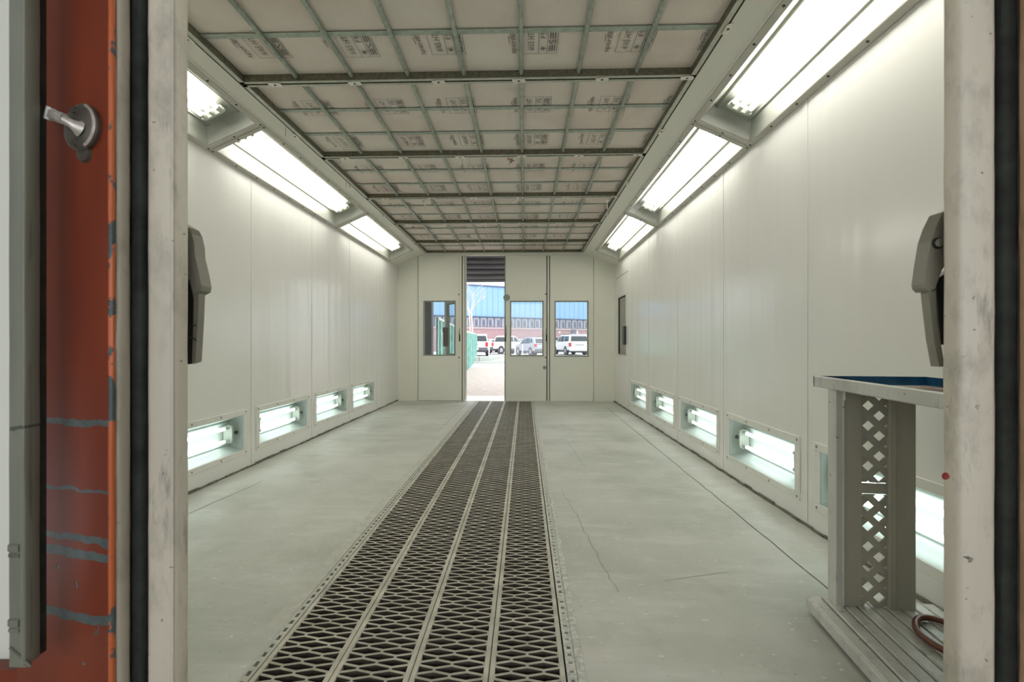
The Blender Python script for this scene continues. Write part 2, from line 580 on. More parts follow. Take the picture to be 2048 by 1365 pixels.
def wander(x0, y0, x1, y1, n, amp):
    return [(x0 + (x1 - x0) * i / n + random.uniform(-amp, amp), y0 + (y1 - y0) * i / n) for i in range(n + 1)]


crack(wander(1.305, 1.1, 1.36, 7.6, 60, 0.004), 0.006, 'joint_line')
crack(wander(-2.16, 2.2, -2.02, 3.45, 14, 0.006), 0.004)
crack(wander(0.40, 1.95, 0.27, 3.3, 26, 0.010), 0.0018)
crack(wander(0.52, 3.9, 0.45, 5.0, 12, 0.012), 0.0022)
crack(wander(0.62, 2.05, 0.95, 2.14, 10, 0.002), 0.0018)
crack(wander(-1.05, 5.4, -1.02, 8.2, 12, 0.004), 0.004)

# ------------------------------------------------------------------ floor gratings


def grate_bars(x0, x1, y0, y1):
    """cast grating: staggered rows of long hexagonal slots; one wavy bar between each two rows"""
    mb = MB()
    r, h, e, hgt = 0.0273, 0.0300, 0.0065, 0.030
    P = (x1 - x0) / 2
    w = P * 0.90
    n = int((y1 - y0) / r) - 1
    r = (y1 - y0) / (n + 1)

    def half(row, x):
        """half height of the slot of this row at x (0 in the solid node)"""
        c0 = x0 + (P / 2 if row % 2 == 0 else 0.0)
        d = abs((x - c0 + P / 2) % P - P / 2)
        if d > w / 2:
            return 0.0
        return (h / 2 + (e - h) / 2 * (d / (w / 2)))

    def breaks(row):
        c0 = x0 + (P / 2 if row % 2 == 0 else 0.0)
        out = []
        for k in range(-1, 4):
            c = c0 + k * P
            out += [c - w / 2 - 0.0012, c - w / 2 + 0.0001, c, c + w / 2 - 0.0001, c + w / 2 + 0.0012]
        return [q for q in out if x0 < q < x1]
    B = [sorted({round(q, 6) for q in [x0, x1] + breaks(0) + breaks(1)})][0]
    for k in range(n + 2):
        yb, yt = y0 + (k - 0.5) * r, y0 + (k + 0.5) * r
        vs, fs = [], []
        for x in B:
            lo = min(yb + half(k, x), y1)
            hi = min(yt - half(k + 1, x), y1)
            lo, hi = max(lo, y0), max(hi, y0 + 0.0005)
            vs += [(x, lo + 0.0015, -hgt), (x, lo, -0.0005), (x, hi, -0.0005), (x, hi - 0.0015, -hgt)]
        for i in range(len(B) - 1):
            a, b = 4 * i, 4 * i + 4
            fs += [(a, b, b + 1, a + 1), (a + 1, b + 1, b + 2, a + 2), (a + 2, b + 2, b + 3, a + 3)]
        mb.add(vs, fs)
    return mb


GL = ['leftmost of the four long steel floor gratings, beside the raised lip',
      'second floor grating from the left, between two thin steel seams',
      'third floor grating from the left, second from the crusted edge',
      'rightmost floor grating, beside the crusted perforated edge']
for i in range(4):
    g = empty('floor_grating', (0, 0, 0))
    tag(g, GL[i], 'grating', 'floor gratings over the pit')
    a, b = GX[i] + 0.0015, GX[i + 1] - 0.0015
    MB().bbox(a, a + 0.017, 1.02, 8.36, -0.032, 0.0, 0.002).build('side_bar', 'grate', g)
    MB().bbox(b - 0.017, b, 1.02, 8.36, -0.032, 0.0, 0.002).build('side_bar', 'grate', g)
    MB().bbox(a, b, 1.005, 1.02, -0.032, 0.0, 0.002).build('end_bar', 'grate', g)
    MB().bbox(a, b, 8.36, 8.375, -0.032, 0.0, 0.002).build('end_bar', 'grate', g)
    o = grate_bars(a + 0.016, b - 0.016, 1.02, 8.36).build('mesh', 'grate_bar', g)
    o.data.materials.append(M['grate_shade'])
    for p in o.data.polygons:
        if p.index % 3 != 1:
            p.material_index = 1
    o['kind'] = 'stuff'


def perforated(x0, x1, mat, hole, pitch, jitter, label):
    e = MB()
    w = x1 - x0
    e.box(x0, x0 + w * 0.3, 1.0, 8.38, -0.02, 0.0)
    e.box(x1 - w * 0.3, x1, 1.0, 8.38, -0.02, 0.0)
    y = 1.0
    while y < 8.36:
        h = hole * random.uniform(1 - jitter, 1 + jitter)
        e.box(x0 + w * 0.3, x1 - w * 0.3, y, min(y + pitch - h, 8.38), -0.02, -0.0005)
        y += pitch
    o = e.build('perforated_edging', mat)
    return tag(o, label, 'edging', 'perforated edgings of the pit')


perforated(GX[0] - 0.036, GX[0] - 0.002, 'lip', 0.024, 0.045, 0.1, 'slotted steel edging along the left of the floor gratings')
perforated(GX[4] + 0.004, GX[4] + 0.036, 'crust', 0.012, 0.040, 0.6, 'paint crusted perforated edging along the right of the gratings')

# ------------------------------------------------------------------ side walls


def wall_side(sign):
    name = 'wall_left' if sign < 0 else 'wall_right'
    X, zt = (XL, ZL) if sign < 0 else (XR, ZR)
    lab = 'white glossy panelled left booth wall' if sign < 0 else 'white glossy panelled right booth wall'
    out = MB()
    xo = X + sign * 0.30
    out.box(min(xo, xo + sign * 0.04), max(xo, xo + sign * 0.04), Y0 - 0.05, Y1 + 0.05, 0, 3.1)
    w = out.build(name, 'shop')
    tag(w, lab, 'wall', kind='structure')
    if sign < 0:
        seams = [Y0, 1.66, 2.76, 3.873, 4.992, 6.09, 7.21, Y1]
    else:
        seams = [Y0, 1.56, 2.682, 3.803, 4.93, 6.06, 7.20, Y1]
    boxes = []
    for i in range(len(seams) - 1):
        a, b = seams[i] + 0.0012, seams[i + 1] - 0.0012
        cy = (seams[i] + seams[i + 1]) / 2
        xi, xo2 = X, X + sign * 0.045
        lo, hi = min(xi, xo2), max(xi, xo2)
        mb = MB()
        hole = None
        if 1 <= i <= 5:
            hole = (cy - 0.445, cy + 0.445, 0.165, 0.465)
            boxes.append(cy)
        if sign > 0 and i == 6:
            hole = (7.42, 8.05, 0.86, 1.885)
        if hole:
            h0, h1, v0, v1 = hole
            mb.box(lo, hi, a, h0, 0.0, zt).box(lo, hi, h1, b, 0.0, zt)
            mb.box(lo, hi, h0, h1, 0.0, v0).box(lo, hi, h0, h1, v1, zt)
        else:
            mb.box(lo, hi, a, b, 0.0, zt)
        mb.build('panel', 'wall', w)
        # raised edge flange of each panel along its seam
        if i > 0:
            MB().bbox(min(X, X - sign * 0.004), max(X, X - sign * 0.004), a - 0.0005, a + 0.028, 0.03, zt - 0.01, 0.0015).build('seam_strip', 'wall', w)
    return w, boxes


wl, boxes_l = wall_side(-1)
wr, boxes_r = wall_side(1)
for sign, X in ((-1, XL), (1, XR)):
    b = MB()
    ys = [Y0 + 0.1 * i for i in range(int((Y1 - Y0) / 0.1) + 1)]
    for y in ys:
        t = random.uniform(0.008, 0.016)
        x0, x1 = X - sign * t, X
        b.box(min(x0, x1), max(x0, x1), y, y + 0.1, 0, random.uniform(0.010, 0.020))
    o = b.build('baseboard_left' if sign < 0 else 'baseboard_right', 'grime')
    tag(o, 'dark grimy sealant bead along the foot of the %s wall' % ('left' if sign < 0 else 'right'), 'baseboard', kind='structure')

# ------------------------------------------------------------------ lamp builder (shared by wall lights and ceiling lights)
screw_me = {}


def screw_mesh(mat):
    if mat not in screw_me:
        mb = MB()
        mb.tube([(0, 0, 0), (0, 0, 0.003), (0, 0, 0.005)], [0.0085, 0.008, 0.004], 8)
        screw_me[mat] = mb.mesh('screw', mat, True)
    return screw_me[mat]


def lamp(name, mw, L, H, fw, depth, n_tubes, tube_r, tube_mat, hous, frame_mat, screw_mat, nsu, nsv, knob_end, unlit=(), cover_tilt=True):
    """local x = length, local y = across, local z = out of the wall into the room"""
    t = empty(name, mat=mw)
    gl, gh = L / 2 - fw, H / 2 - fw
    fr = MB()
    d = 0.010
    fr.bbox(-L / 2, L / 2, gh, H / 2, 0, d, 0.003).bbox(-L / 2, L / 2, -H / 2, -gh, 0, d, 0.003)
    fr.bbox(-L / 2, -gl, -gh, gh, 0, d, 0.003).bbox(gl, L / 2, -gh, gh, 0, d, 0.003)
    fr.build('frame', frame_mat, t)
    # housing: trough with splayed sides
    hb = MB()
    il, ih = gl * 0.985, gh * 0.72
    A = [(-gl, -gh, 0.0), (gl, -gh, 0.0), (gl, gh, 0.0), (-gl, gh, 0.0)]
    B = [(-il, -ih, -depth), (il, -ih, -depth), (il, ih, -depth), (-il, ih, -depth)]
    hb.add(A + B, [(4, 5, 6, 7), (0, 4, 7, 3), (1, 2, 6, 5), (0, 1, 5, 4), (3, 7, 6, 2)])
    A2 = [(x * 1.004, y * 1.01, z) for x, y, z in A]
    B2 = [(x * 1.006, y * 1.02, z - 0.006) for x, y, z in B]
    hb.add(A2 + B2, [(4, 7, 6, 5), (0, 3, 7, 4), (1, 5, 6, 2), (0, 4, 5, 1), (3, 2, 6, 7)])
    ho = hb.build('housing', hous, t)
    # pressed ridges along the reflector
    for s in (-1, 1):
        MB().bbox(-il, il, s * ih * 0.86 - 0.006, s * ih * 0.86 + 0.006, -depth, -depth + 0.012, 0.004).build('ridge', hous, ho)
    MB().box(-gl - 0.004, gl + 0.004, -gh - 0.004, gh + 0.004, 0.0005, 0.0035).build('glass_cover', 'glass_lamp', t)
    sp = 0.104 if n_tubes < 3 else 0.058
    tl = il - (0.15 if n_tubes >= 3 else 0.13)
    tc = -0.04 if n_tubes >= 3 else 0.0
    tz = -depth + 0.045
    ys = [(k - (n_tubes - 1) / 2) * sp for k in range(n_tubes)]
    for k, y in enumerate(ys):
        tm = tube_mat if k not in unlit else 'tube_off'
        tb = MB().tube([(tc - tl, y, tz), (tc + tl, y, tz)], tube_r, 10)
        tb.build('tube', tm, t, True)
        for e in (-1, 1):
            MB().tube([(tc + e * tl, y, tz), (tc + e * (tl + 0.05), y, tz)], tube_r * 1.06, 10).build('tube_cap', 'socket', t, True)
    for e in (-1, 1):
        x = tc + e * (tl + 0.05)
        mb = MB()
        yy = abs(ys[0]) + tube_r * 1.8
        hh = 0.026 if n_tubes < 3 else 0.008
        prof = [(x, -yy * 0.8, tz - 0.04), (x, yy * 0.8, tz - 0.04), (x, yy, tz), (x, yy * 0.9, tz + hh), (x, yy * 0.6, tz + hh + 0.006),
                (x, -yy * 0.6, tz + hh + 0.006), (x, -yy * 0.9, tz + hh), (x, -yy, tz)]
        mb.prism(prof, (e * 0.018, 0, 0))
        mb.build('lamp_holder', 'socket', t)
    if knob_end:
        MB().tube([(knob_end * (gl - 0.003), 0, -0.055), (knob_end * (gl - 0.014), 0, -0.055)], [0.016, 0.013], 12).build('cable_gland', 'black', t, True)
    me = screw_mesh(screw_mat)
    pos = []
    for k in range(nsu):
        x = -L / 2 + fw * 0.5 + (L - fw) * k / (nsu - 1)
        pos += [(x, H / 2 - fw * 0.48), (x, -H / 2 + fw * 0.48)]
    for k in range(1, nsv - 1):
        y = -H / 2 + fw * 0.5 + (H - fw) * k / (nsv - 1)
        pos += [(L / 2 - fw * 0.48, y), (-L / 2 + fw * 0.48, y)]
    for p in pos:
        link('screw', me, t, Matrix.Translation((p[0], p[1], d - 0.001)))
    return t


LOW_L = ['low wall light box nearest the entrance post on the left wall',
         'low light box on the left wall cut off by the foreground post',
         'largest wholly visible low light box on the left wall',
         'second smallest low light box on the left wall, next to the farthest one',
         'smallest and farthest low light box on the left wall']
LOW_R = ['low light box behind the white stand on the right wall',
         'largest wholly visible low light box on the right wall, next to the stand',
         'middle one of the five low light boxes on the right wall',
         'low light box on the right wall, second from the far end',
         'smallest and farthest low light box on the right wall']
for i, cy in enumerate(boxes_l):
    mw = axes((0, 1, 0), (0, 0, 1), (1, 0, 0), (XL, cy, 0.315))
    t = lamp('wall_light', mw, 0.985, 0.385, 0.048, 0.115, 2, 0.0135, 'tube_low', 'housing_low', 'frame_low', 'screw_low', 4, 2, 1)
    tag(t, LOW_L[i], 'light', 'low wall lights')
for i, cy in enumerate(boxes_r):
    mw = axes((0, -1, 0), (0, 0, 1), (-1, 0, 0), (XR, cy, 0.315))
    t = lamp('wall_light', mw, 0.985, 0.385, 0.048, 0.115, 2, 0.0135, 'tube_low', 'housing_low', 'frame_low', 'screw_low', 4, 2, -1)
    tag(t, LOW_R[i], 'light', 'low wall lights')

# ------------------------------------------------------------------ coves and ceiling lights
ceil = MB().box(XL - 0.34, XR + 0.34, Y0 - 0.05, Y1 + 0.05, 3.10, 3.16).build('ceiling', 'shop')
tag(ceil, 'booth ceiling shell with cream sloping cove strips', 'ceiling', kind='structure')
FIXY = [1.05, 3.335, 5.61, 7.88]
for side in (-1, 1):
    if side < 0:
        p0, p1 = Vector((XL, 0, ZL)), Vector((CL, 0, ZC))
    else:
        p0, p1 = Vector((XR, 0, ZR)), Vector((CR, 0, ZC))
    dv = (p1 - p0)
    ln = dv.length
    dv.normalize()
    nrm = Vector((-side * abs(dv.z), 0, -abs(dv.x)))      # inward and down
    fixw = 0.468
    q = p0 + dv * (fixw + 0.006)

    def plate(a, b, ya, yb, mat, name, par, th=0.02):
        pr = [(a.x, ya, a.z), (b.x, ya, b.z), (b.x - nrm.x * th, ya, b.z - nrm.z * th), (a.x - nrm.x * th, ya, a.z - nrm.z * th)]
        return MB().prism(pr, (0, yb - ya, 0)).build(name, mat, par)
    plate(q, p1, Y0, Y1, 'cove', 'cove_strip', ceil)
    # rolled edge beside the lights
    MB().tube([(q.x + nrm.x * 0.002, Y0, q.z + nrm.z * 0.002), (q.x + nrm.x * 0.002, FIXY[3], q.z + nrm.z * 0.002)], 0.007, 6).build('bead', 'cove', ceil, True)
    plate(p0, q, FIXY[3] + 0.004, Y1, 'cove', 'cove_end_panel', ceil)
    plate(p0, q, Y0, FIXY[0], 'cove', 'cove_end_panel', ceil)
    # vertical close-off above the strip, hides the plenum
    MB().box(min(p1.x, p1.x - side * 0.004), max(p1.x, p1.x - side * 0.004), Y0, Y1, ZC, 3.10).build('plenum_side', 'rail', ceil)
    NAMES = {-1: ['near left ceiling light, partly hidden by the foreground post',
                  'middle sloping ceiling light along the left wall',
                  'far sloping ceiling light along the left wall'],
             1: ['nearest and largest sloping ceiling light, upper right',
                 'middle sloping ceiling light along the right wall',
                 'far sloping ceiling light along the right wall']}[side]
    for i in range(3):
        a, b = FIXY[i] + 0.003, FIXY[i + 1] - 0.003
        c = p0 + dv * (fixw / 2)
        loc = (c.x, (a + b) / 2, c.z)
        if side < 0:
            u, v = Vector((0, 1, 0)), -dv
            mw = axes(u, nrm.cross(u), nrm, loc)
        else:
            u = Vector((0, 1, 0))
            mw = axes(u, nrm.cross(u), nrm, loc)
        un = ()
        t = lamp('ceiling_light', mw, b - a, fixw, 0.042, 0.125, 3, 0.017, 'tube_up', 'housing', 'frame', 'screw', 9, 3, 0, un)
        tag(t, NAMES[i], 'light', 'sloping ceiling lights')

# ------------------------------------------------------------------ printed mark on the filter cloth
text_cache = {}


def text_poly(body):
    if body in text_cache:
        return text_cache[body]
    cu = bpy.data.curves.new('t', 'FONT')
    cu.body = body
    cu.resolution_u = 2
    ob = bpy.data.objects.new('t', cu)
    C.objects.link(ob)
    dg = bpy.context.evaluated_depsgraph_get()
    me = bpy.data.meshes.new_from_object(ob.evaluated_get(dg))
    vs = [(p.co.x, p.co.y) for p in me.vertices]
    fs = [tuple(p.vertices) for p in me.polygons]
    bpy.data.objects.remove(ob)
    bpy.data.curves.remove(cu)
    bpy.data.meshes.remove(me)
    text_cache[body] = (vs, fs)
    return vs, fs


def put_text(mb, body, a0, b0, a1, b1, z=0.0):
    vs, fs = text_poly(body)
    x0, x1 = min(v[0] for v in vs), max(v[0] for v in vs)
    y0, y1 = min(v[1] for v in vs), max(v[1] for v in vs)
    mb.add([(a0 + (v[0] - x0) / (x1 - x0) * (a1 - a0), b0 + (v[1] - y0) / (y1 - y0) * (b1 - b0), z) for v in vs], fs)


def bar(mb, a, b, w, z=0.0):
    a, b = Vector((*a, z)), Vector((*b, z))
    t = (b - a).normalized()
    n = Vector((-t.y, t.x, 0)) * w / 2
    mb.add([a - n, b - n, b + n, a + n], [(0, 1, 2, 3)])


def print_logo(mb):
    put_text(mb, 'sperifilt', -0.10, 0.105, 0.10, 0.147)
    bar(mb, (-0.01, 0.150), (0.05, 0.156), 0.004)


def print_box(mb):
    lw = 0.0028
    for a, b in (((-0.105, -0.125), (0.105, -0.125)), ((-0.105, 0.075), (0.105, 0.075)),
                 ((-0.105, -0.125), (-0.105, 0.075)), ((0.105, -0.125), (0.105, 0.075)),
                 ((-0.105, -0.018), (0.105, -0.018)), ((-0.105, -0.068), (0.105, -0.068))):
        bar(mb, a, b, lw)
    put_text(mb, '6/65 HT', -0.075, 0.008, 0.080, 0.046)
    put_text(mb, 'F5', 0.030, -0.058, 0.082, -0.028)
    for k in range(3):
        an = k * PI / 3 + PI / 6
        c, s = math.cos(an) * 0.017, math.sin(an) * 0.017
        bar(mb, (-0.062 - c, -0.043 - s), (-0.062 + c, -0.043 + s), 0.0055)
    put_text(mb, 'S', -0.020, -0.118, 0.020, -0.076)
    for k in range(3):
        b = -0.083 - 0.0135 * k
        bar(mb, (-0.085, b), (-0.028, b), 0.007)
        bar(mb, (0.028, b), (0.085, b), 0.007)


pm = MB()
print_logo(pm)
print_box(pm)
print_me = pm.mesh('printed_mark', 'ink')
pm = MB()
print_logo(pm)
print_half = pm.mesh('printed_mark', 'ink')
# text runs towards the entrance, letter tops point left, printed side faces down
PRM = Matrix(((0, -1, 0), (-1, 0, 0), (0, 0, -1))).to_4x4()

# ------------------------------------------------------------------ ceiling filter frames
BEAM = [0.95, 1.725, 2.900, 4.072, 5.226, 6.345, 7.565, 8.395]
ZM = 2.788         # cloth
ZB = 2.742         # underside of rails
RIBX = [-1.465, -1.105, -0.742, -0.385, -0.022, 0.338, 0.700]
FLAB = ['ceiling filter frame right above the entrance, nearest of all',
        'nearest visible ceiling filter frame with the largest printed marks',
        'second ceiling filter frame from the entrance, three rows of cells',
        'third ceiling filter frame from the entrance, under dangling wires',
        'fourth ceiling filter frame from the entrance, with a loose string',
        'fifth ceiling filter frame from the entrance, one before the last',
        'last short ceiling filter frame above the far doors']
PRX = [-1.52, -0.995, -0.475, 0.062, 0.605]
clip = MB()
clip.prism([(-0.042, -0.016, 0), (0.030, -0.016, 0), (0.042, 0.002, 0), (0.042, 0.024, 0), (-0.030, 0.024, 0), (-0.042, 0.006, 0)], (0, 0, -0.003))
clip_me = clip.mesh('clip', 'clip')
bolt_me = MB().tube([(0, 0, 0), (0, 0, -0.004)], [0.009, 0.007], 8).mesh('bolt', 'screw', True)
for i in range(len(BEAM) - 1):
    a, b = BEAM[i] + 0.008, BEAM[i + 1] - 0.008
    f = empty('filter_frame', (0, 0, 0))
    tag(f, FLAB[i], 'filter frame', 'ceiling filter frames')
    xl, xr = CL + 0.012, CR - 0.012
    # end rails: upright web and pale lower flange
    for e, (ya, s) in enumerate(((a, 1), (b, -1))):
        r = MB().box(xl, xr, min(ya, ya + s * 0.004), max(ya, ya + s * 0.004), ZB, ZM + 0.03)
        # inner dark hat section
        r.box(xl, xr, min(ya + s * 0.016, ya + s * 0.020), max(ya + s * 0.016, ya + s * 0.020), ZB + 0.004, ZM)
        ro = r.build('end_rail', 'rail', f)
        MB().box(xl, xr, min(ya, ya + s * 0.020), max(ya, ya + s * 0.020), ZB - 0.002, ZB + 0.002).build('flange', 'flange', ro)
    for xs, s in ((xl, 1), (xr, -1)):
        r = MB().box(min(xs, xs + s * 0.004), max(xs, xs + s * 0.004), a, b, ZB, ZM + 0.03)
        r.box(min(xs + s * 0.024, xs + s * 0.028), max(xs + s * 0.024, xs + s * 0.028), a, b, ZB + 0.004, ZM)
        ro = r.build('side_rail', 'rail', f)
        MB().box(min(xs, xs + s * 0.028), max(xs, xs + s * 0.028), a, b, ZB - 0.002, ZB + 0.002).build('flange', 'flange', ro)
    nrow = 3 if b - a > 1.0 else 2
    for k in range(1, nrow):
        y = BEAM[i] + (0.40 if i == len(BEAM) - 2 else ((0.40, 0.775)[k - 1] if i == 1 else (0.418, 0.796)[k - 1]))
        if i == 0:
            y = a + (b - a) * k / nrow
        MB().box(xl + 0.026, xr - 0.026, y - 0.019, y + 0.019, ZM - 0.0075, ZM - 0.005).build('cross_strap', 'strap', f)
    for x in RIBX:
        pr = [(x - 0.013, a + 0.018, ZM - 0.008), (x - 0.012, a + 0.018, ZM - 0.020), (x - 0.004, a + 0.018, ZM - 0.029), (x + 0.004, a + 0.018, ZM - 0.029),
              (x + 0.012, a + 0.018, ZM - 0.020), (x + 0.013, a + 0.018, ZM - 0.008)]
        rb = MB().prism(pr, (0, b - a - 0.036, 0)).build('rib', 'rib', f)
        MB().bbox(x - 0.002, x + 0.002, a + 0.018, b - 0.020, ZM - 0.032, ZM - 0.028, 0.001).build('rib_bead', 'flange', rb)
    md = MB()
    nx, ny = 24, 10
    vs = []
    for jy in range(ny + 1):
        for jx in range(nx + 1):
            x = xl + (xr - xl) * jx / nx
            y = a + (b - a) * jy / ny
            vs.append((x, y, ZM + 0.004 * abs(math.sin(PI * jy * nrow / ny)) * random.uniform(0.5, 1)))
    fs = [(j * (nx + 1) + k, (j + 1) * (nx + 1) + k, (j + 1) * (nx + 1) + k + 1, j * (nx + 1) + k + 1) for j in range(ny) for k in range(nx)]
    md.add(vs, fs)
    md.add([(x, y, ZM + 0.03) for x, y in ((xl, a), (xr, a), (xr, b), (xl, b))], [(0, 1, 2, 3)])
    m_o = md.build('filter_cloth', 'media', f, True)
    for off in ((0.32, 0.875) if i == 1 else (0.385, 0.94)):
        yc = BEAM[i] + off
        if not (a + 0.13 < yc < b - 0.105):
            continue
        for x in PRX:
            jx, jy = random.uniform(-0.006, 0.006), random.uniform(-0.006, 0.006)
            link('printed_mark', print_me, m_o, Matrix.Translation((x + jx, yc + jy, ZM - 0.0035)) @ PRM)
        link('printed_mark', print_half, m_o, Matrix.Translation((1.145, yc, ZM - 0.0035)) @ PRM)
    if i < len(BEAM) - 2:
        for k in range(6):
            x = -1.62 + 0.525 * k + random.uniform(-0.02, 0.02)
            mw = Matrix.Translation((x, b + 0.004, ZB - 0.0035)) @ Matrix.Rotation(random.uniform(-0.15, 0.15), 4, 'Z')
            co = link('clip', clip_me, f, mw)
            link('bolt', bolt_me, co, Matrix.Translation((0, 0.004, -0.002)))
    for xs, s in ((CL, -1), (CR, 1)):
        mw = Matrix.Translation((xs + 0.006 * s, a + (b - a) * 0.62, ZB - 0.0045)) @ Matrix.Rotation(PI / 2, 4, 'Z')
        co = link('clip', clip_me, f, mw)
        link('bolt', bolt_me, co, Matrix.Translation((0, 0.004, -0.002)))
# dark strip of ceiling grid seen in the gaps between frames
MB().box(CL, CR, Y0, Y1, ZM + 0.045, ZM + 0.05).build('grid_backing', 'black', ceil)

# loose bits hanging from the frames


def wire(pts, label, r=0.0016, mat='wire', name='hanging_wire', cat='wire'):
    return tag(MB().tube(smooth_path(pts, 5), r, 5).build(name, mat, None, True), label, cat, 'loose bits hanging from the ceiling')


def ceil_pt(px, py, z):
    a, b = (px - 1024) / FPX, (HZ - py) / FPX
    c, s = math.cos(YAW), math.sin(YAW)
    t = (z - CAM_Z) / b
    return Vector(((a * c - s) * t, (a * s + c) * t, z))


p = ceil_pt(923, 314, ZB - 0.004)
wire([p, p + Vector((0.004, 0.01, -0.05)), p + Vector((0.0, 0.02, -0.11))], 'left one of two short wires dangling by the third beam')
p = ceil_pt(940, 314, ZB - 0.004)
wire([p, p + Vector((-0.006, 0.01, -0.05)), p + Vector((-0.014, 0.02, -0.11))], 'right one of two short wires dangling by the third beam')
p = ceil_pt(571, 254, ZB - 0.004)
wire([p, p + Vector((0.0, 0, -0.04)), p + Vector((0.001, 0, -0.075))], 'pale wire hanging from the left cove edge, nearer one', 0.0025)
p = ceil_pt(692, 362, ZB - 0.004)
wire([p, p + Vector((0.0, 0, -0.03)), p + Vector((-0.002, 0, -0.065))], 'pale wire hanging from the left cove edge, farther one', 0.0025)
p = ceil_pt(677, 318, ZB - 0.004)
wire([p, p + Vector((0.02, 0, -0.03)), p + Vector((-0.015, 0, -0.06)), p + Vector((0.0, 0, -0.10))], 'curled wire at the left end of the third beam')
p, q = ceil_pt(1033, 398, ZB - 0.006), ceil_pt(955, 425, ZM - 0.05)
wire([p, (p + q) / 2 + Vector((0, 0, -0.03)), q, q + Vector((0, 0.02, -0.05))], 'long sagging string across the far ceiling frames', 0.0016)
for px, py, lab in ((849, 400, 'pale paper tag hanging at the left of the fourth beam'), (1214, 398, 'pale paper tag hanging at the right of the fourth beam')):
    p = ceil_pt(px, py, ZB - 0.004)
    mb = MB().prism([(p.x - 0.02, p.y, p.z), (p.x + 0.02, p.y, p.z), (p.x + 0.024, p.y + 0.004, p.z - 0.03), (p.x + 0.008, p.y + 0.01, p.z - 0.045),
                     (p.x + 0.012, p.y + 0.012, p.z - 0.11), (p.x + 0.001, p.y + 0.012, p.z - 0.12), (p.x - 0.006, p.y + 0.01, p.z - 0.05), (p.x - 0.022, p.y, p.z - 0.03)], (0.0, 0.002, 0.0))
    tag(mb.build('paper_tag', 'clip'), lab, 'tag', 'loose bits hanging from the ceiling')
p = ceil_pt(1019, 314, ZB - 0.004)
lf = empty('dry_twig', p)
tag(lf, 'dry brown leafy twig caught on the third beam', 'twig', 'loose bits hanging from the ceiling')
MB().tube(smooth_path([(0, 0, 0), (0.006, 0, -0.03), (-0.003, 0, -0.075)], 4), 0.0025, 6).build('stem', 'leaf', lf, True)
for an in (-1.1, -0.2, 0.9, 2.2):
    d = Vector((math.cos(an), 0.15, math.sin(an) * 0.6))
    n = Vector((-d.z, 0, d.x)).normalized() * 0.009
    o0 = Vector((0.003, 0, -0.030))
    MB().add([o0, o0 + d * 0.02 + n, o0 + d * 0.05, o0 + d * 0.02 - n, o0 + d * 0.025 + Vector((0, 0.006, 0))],
             [(0, 3, 4), (3, 2, 4), (2, 1, 4), (1, 0, 4), (0, 1, 2, 3)]).build('leaf', 'leaf', lf)

# ------------------------------------------------------------------ far wall with folding doors
wf = MB()
TH = 0.05


def poly_wall(pts, y, th):
    return MB().prism([(x, y, z) for x, z in pts], (0, th, 0))


wb = poly_wall([(XL - 0.04, 0), (-1.988, 0), (-1.988, 2.80), (XL - 0.04, 2.80)], Y1, TH).build('wall_back', 'wall_far')
tag(wb, 'cream far booth wall around the folding doors', 'wall', kind='structure')
poly_wall([(1.269, 0), (XR + 0.04, 0), (XR + 0.04, 2.80), (1.269, 2.80)], Y1, TH).build('panel', 'wall_far', wb)
MB().box(-1.986, 1.267, Y1 - 0.004, Y1 + TH, 2.693, ZC + 0.36).build('header', 'cove', wb)
MB().box(XL - 0.3, -1.99, Y1 + 0.002, Y1 + TH, 2.81, 3.1).build('upper_panel', 'shop', wb)
MB().box(1.27, XR + 0.3, Y1 + 0.002, Y1 + TH, 2.81, 3.1).build('upper_panel', 'shop', wb)
MB().bbox(1.278, 1.300, Y1 - 0.006, Y1, 0.01, 2.6, 0.002).build('seam_strip', 'wall_far', wb)
MB().bbox(-2.03, -2.008, Y1 - 0.006, Y1, 0.01, 2.6, 0.002).build('seam_strip', 'wall_far', wb)


for xg in (-1.986, 1.267):
    MB().box(xg - 0.012, xg + 0.012, Y1 + TH, Y1 + TH + 0.01, 0, 2.7).build('gap_seal', 'black', wb)


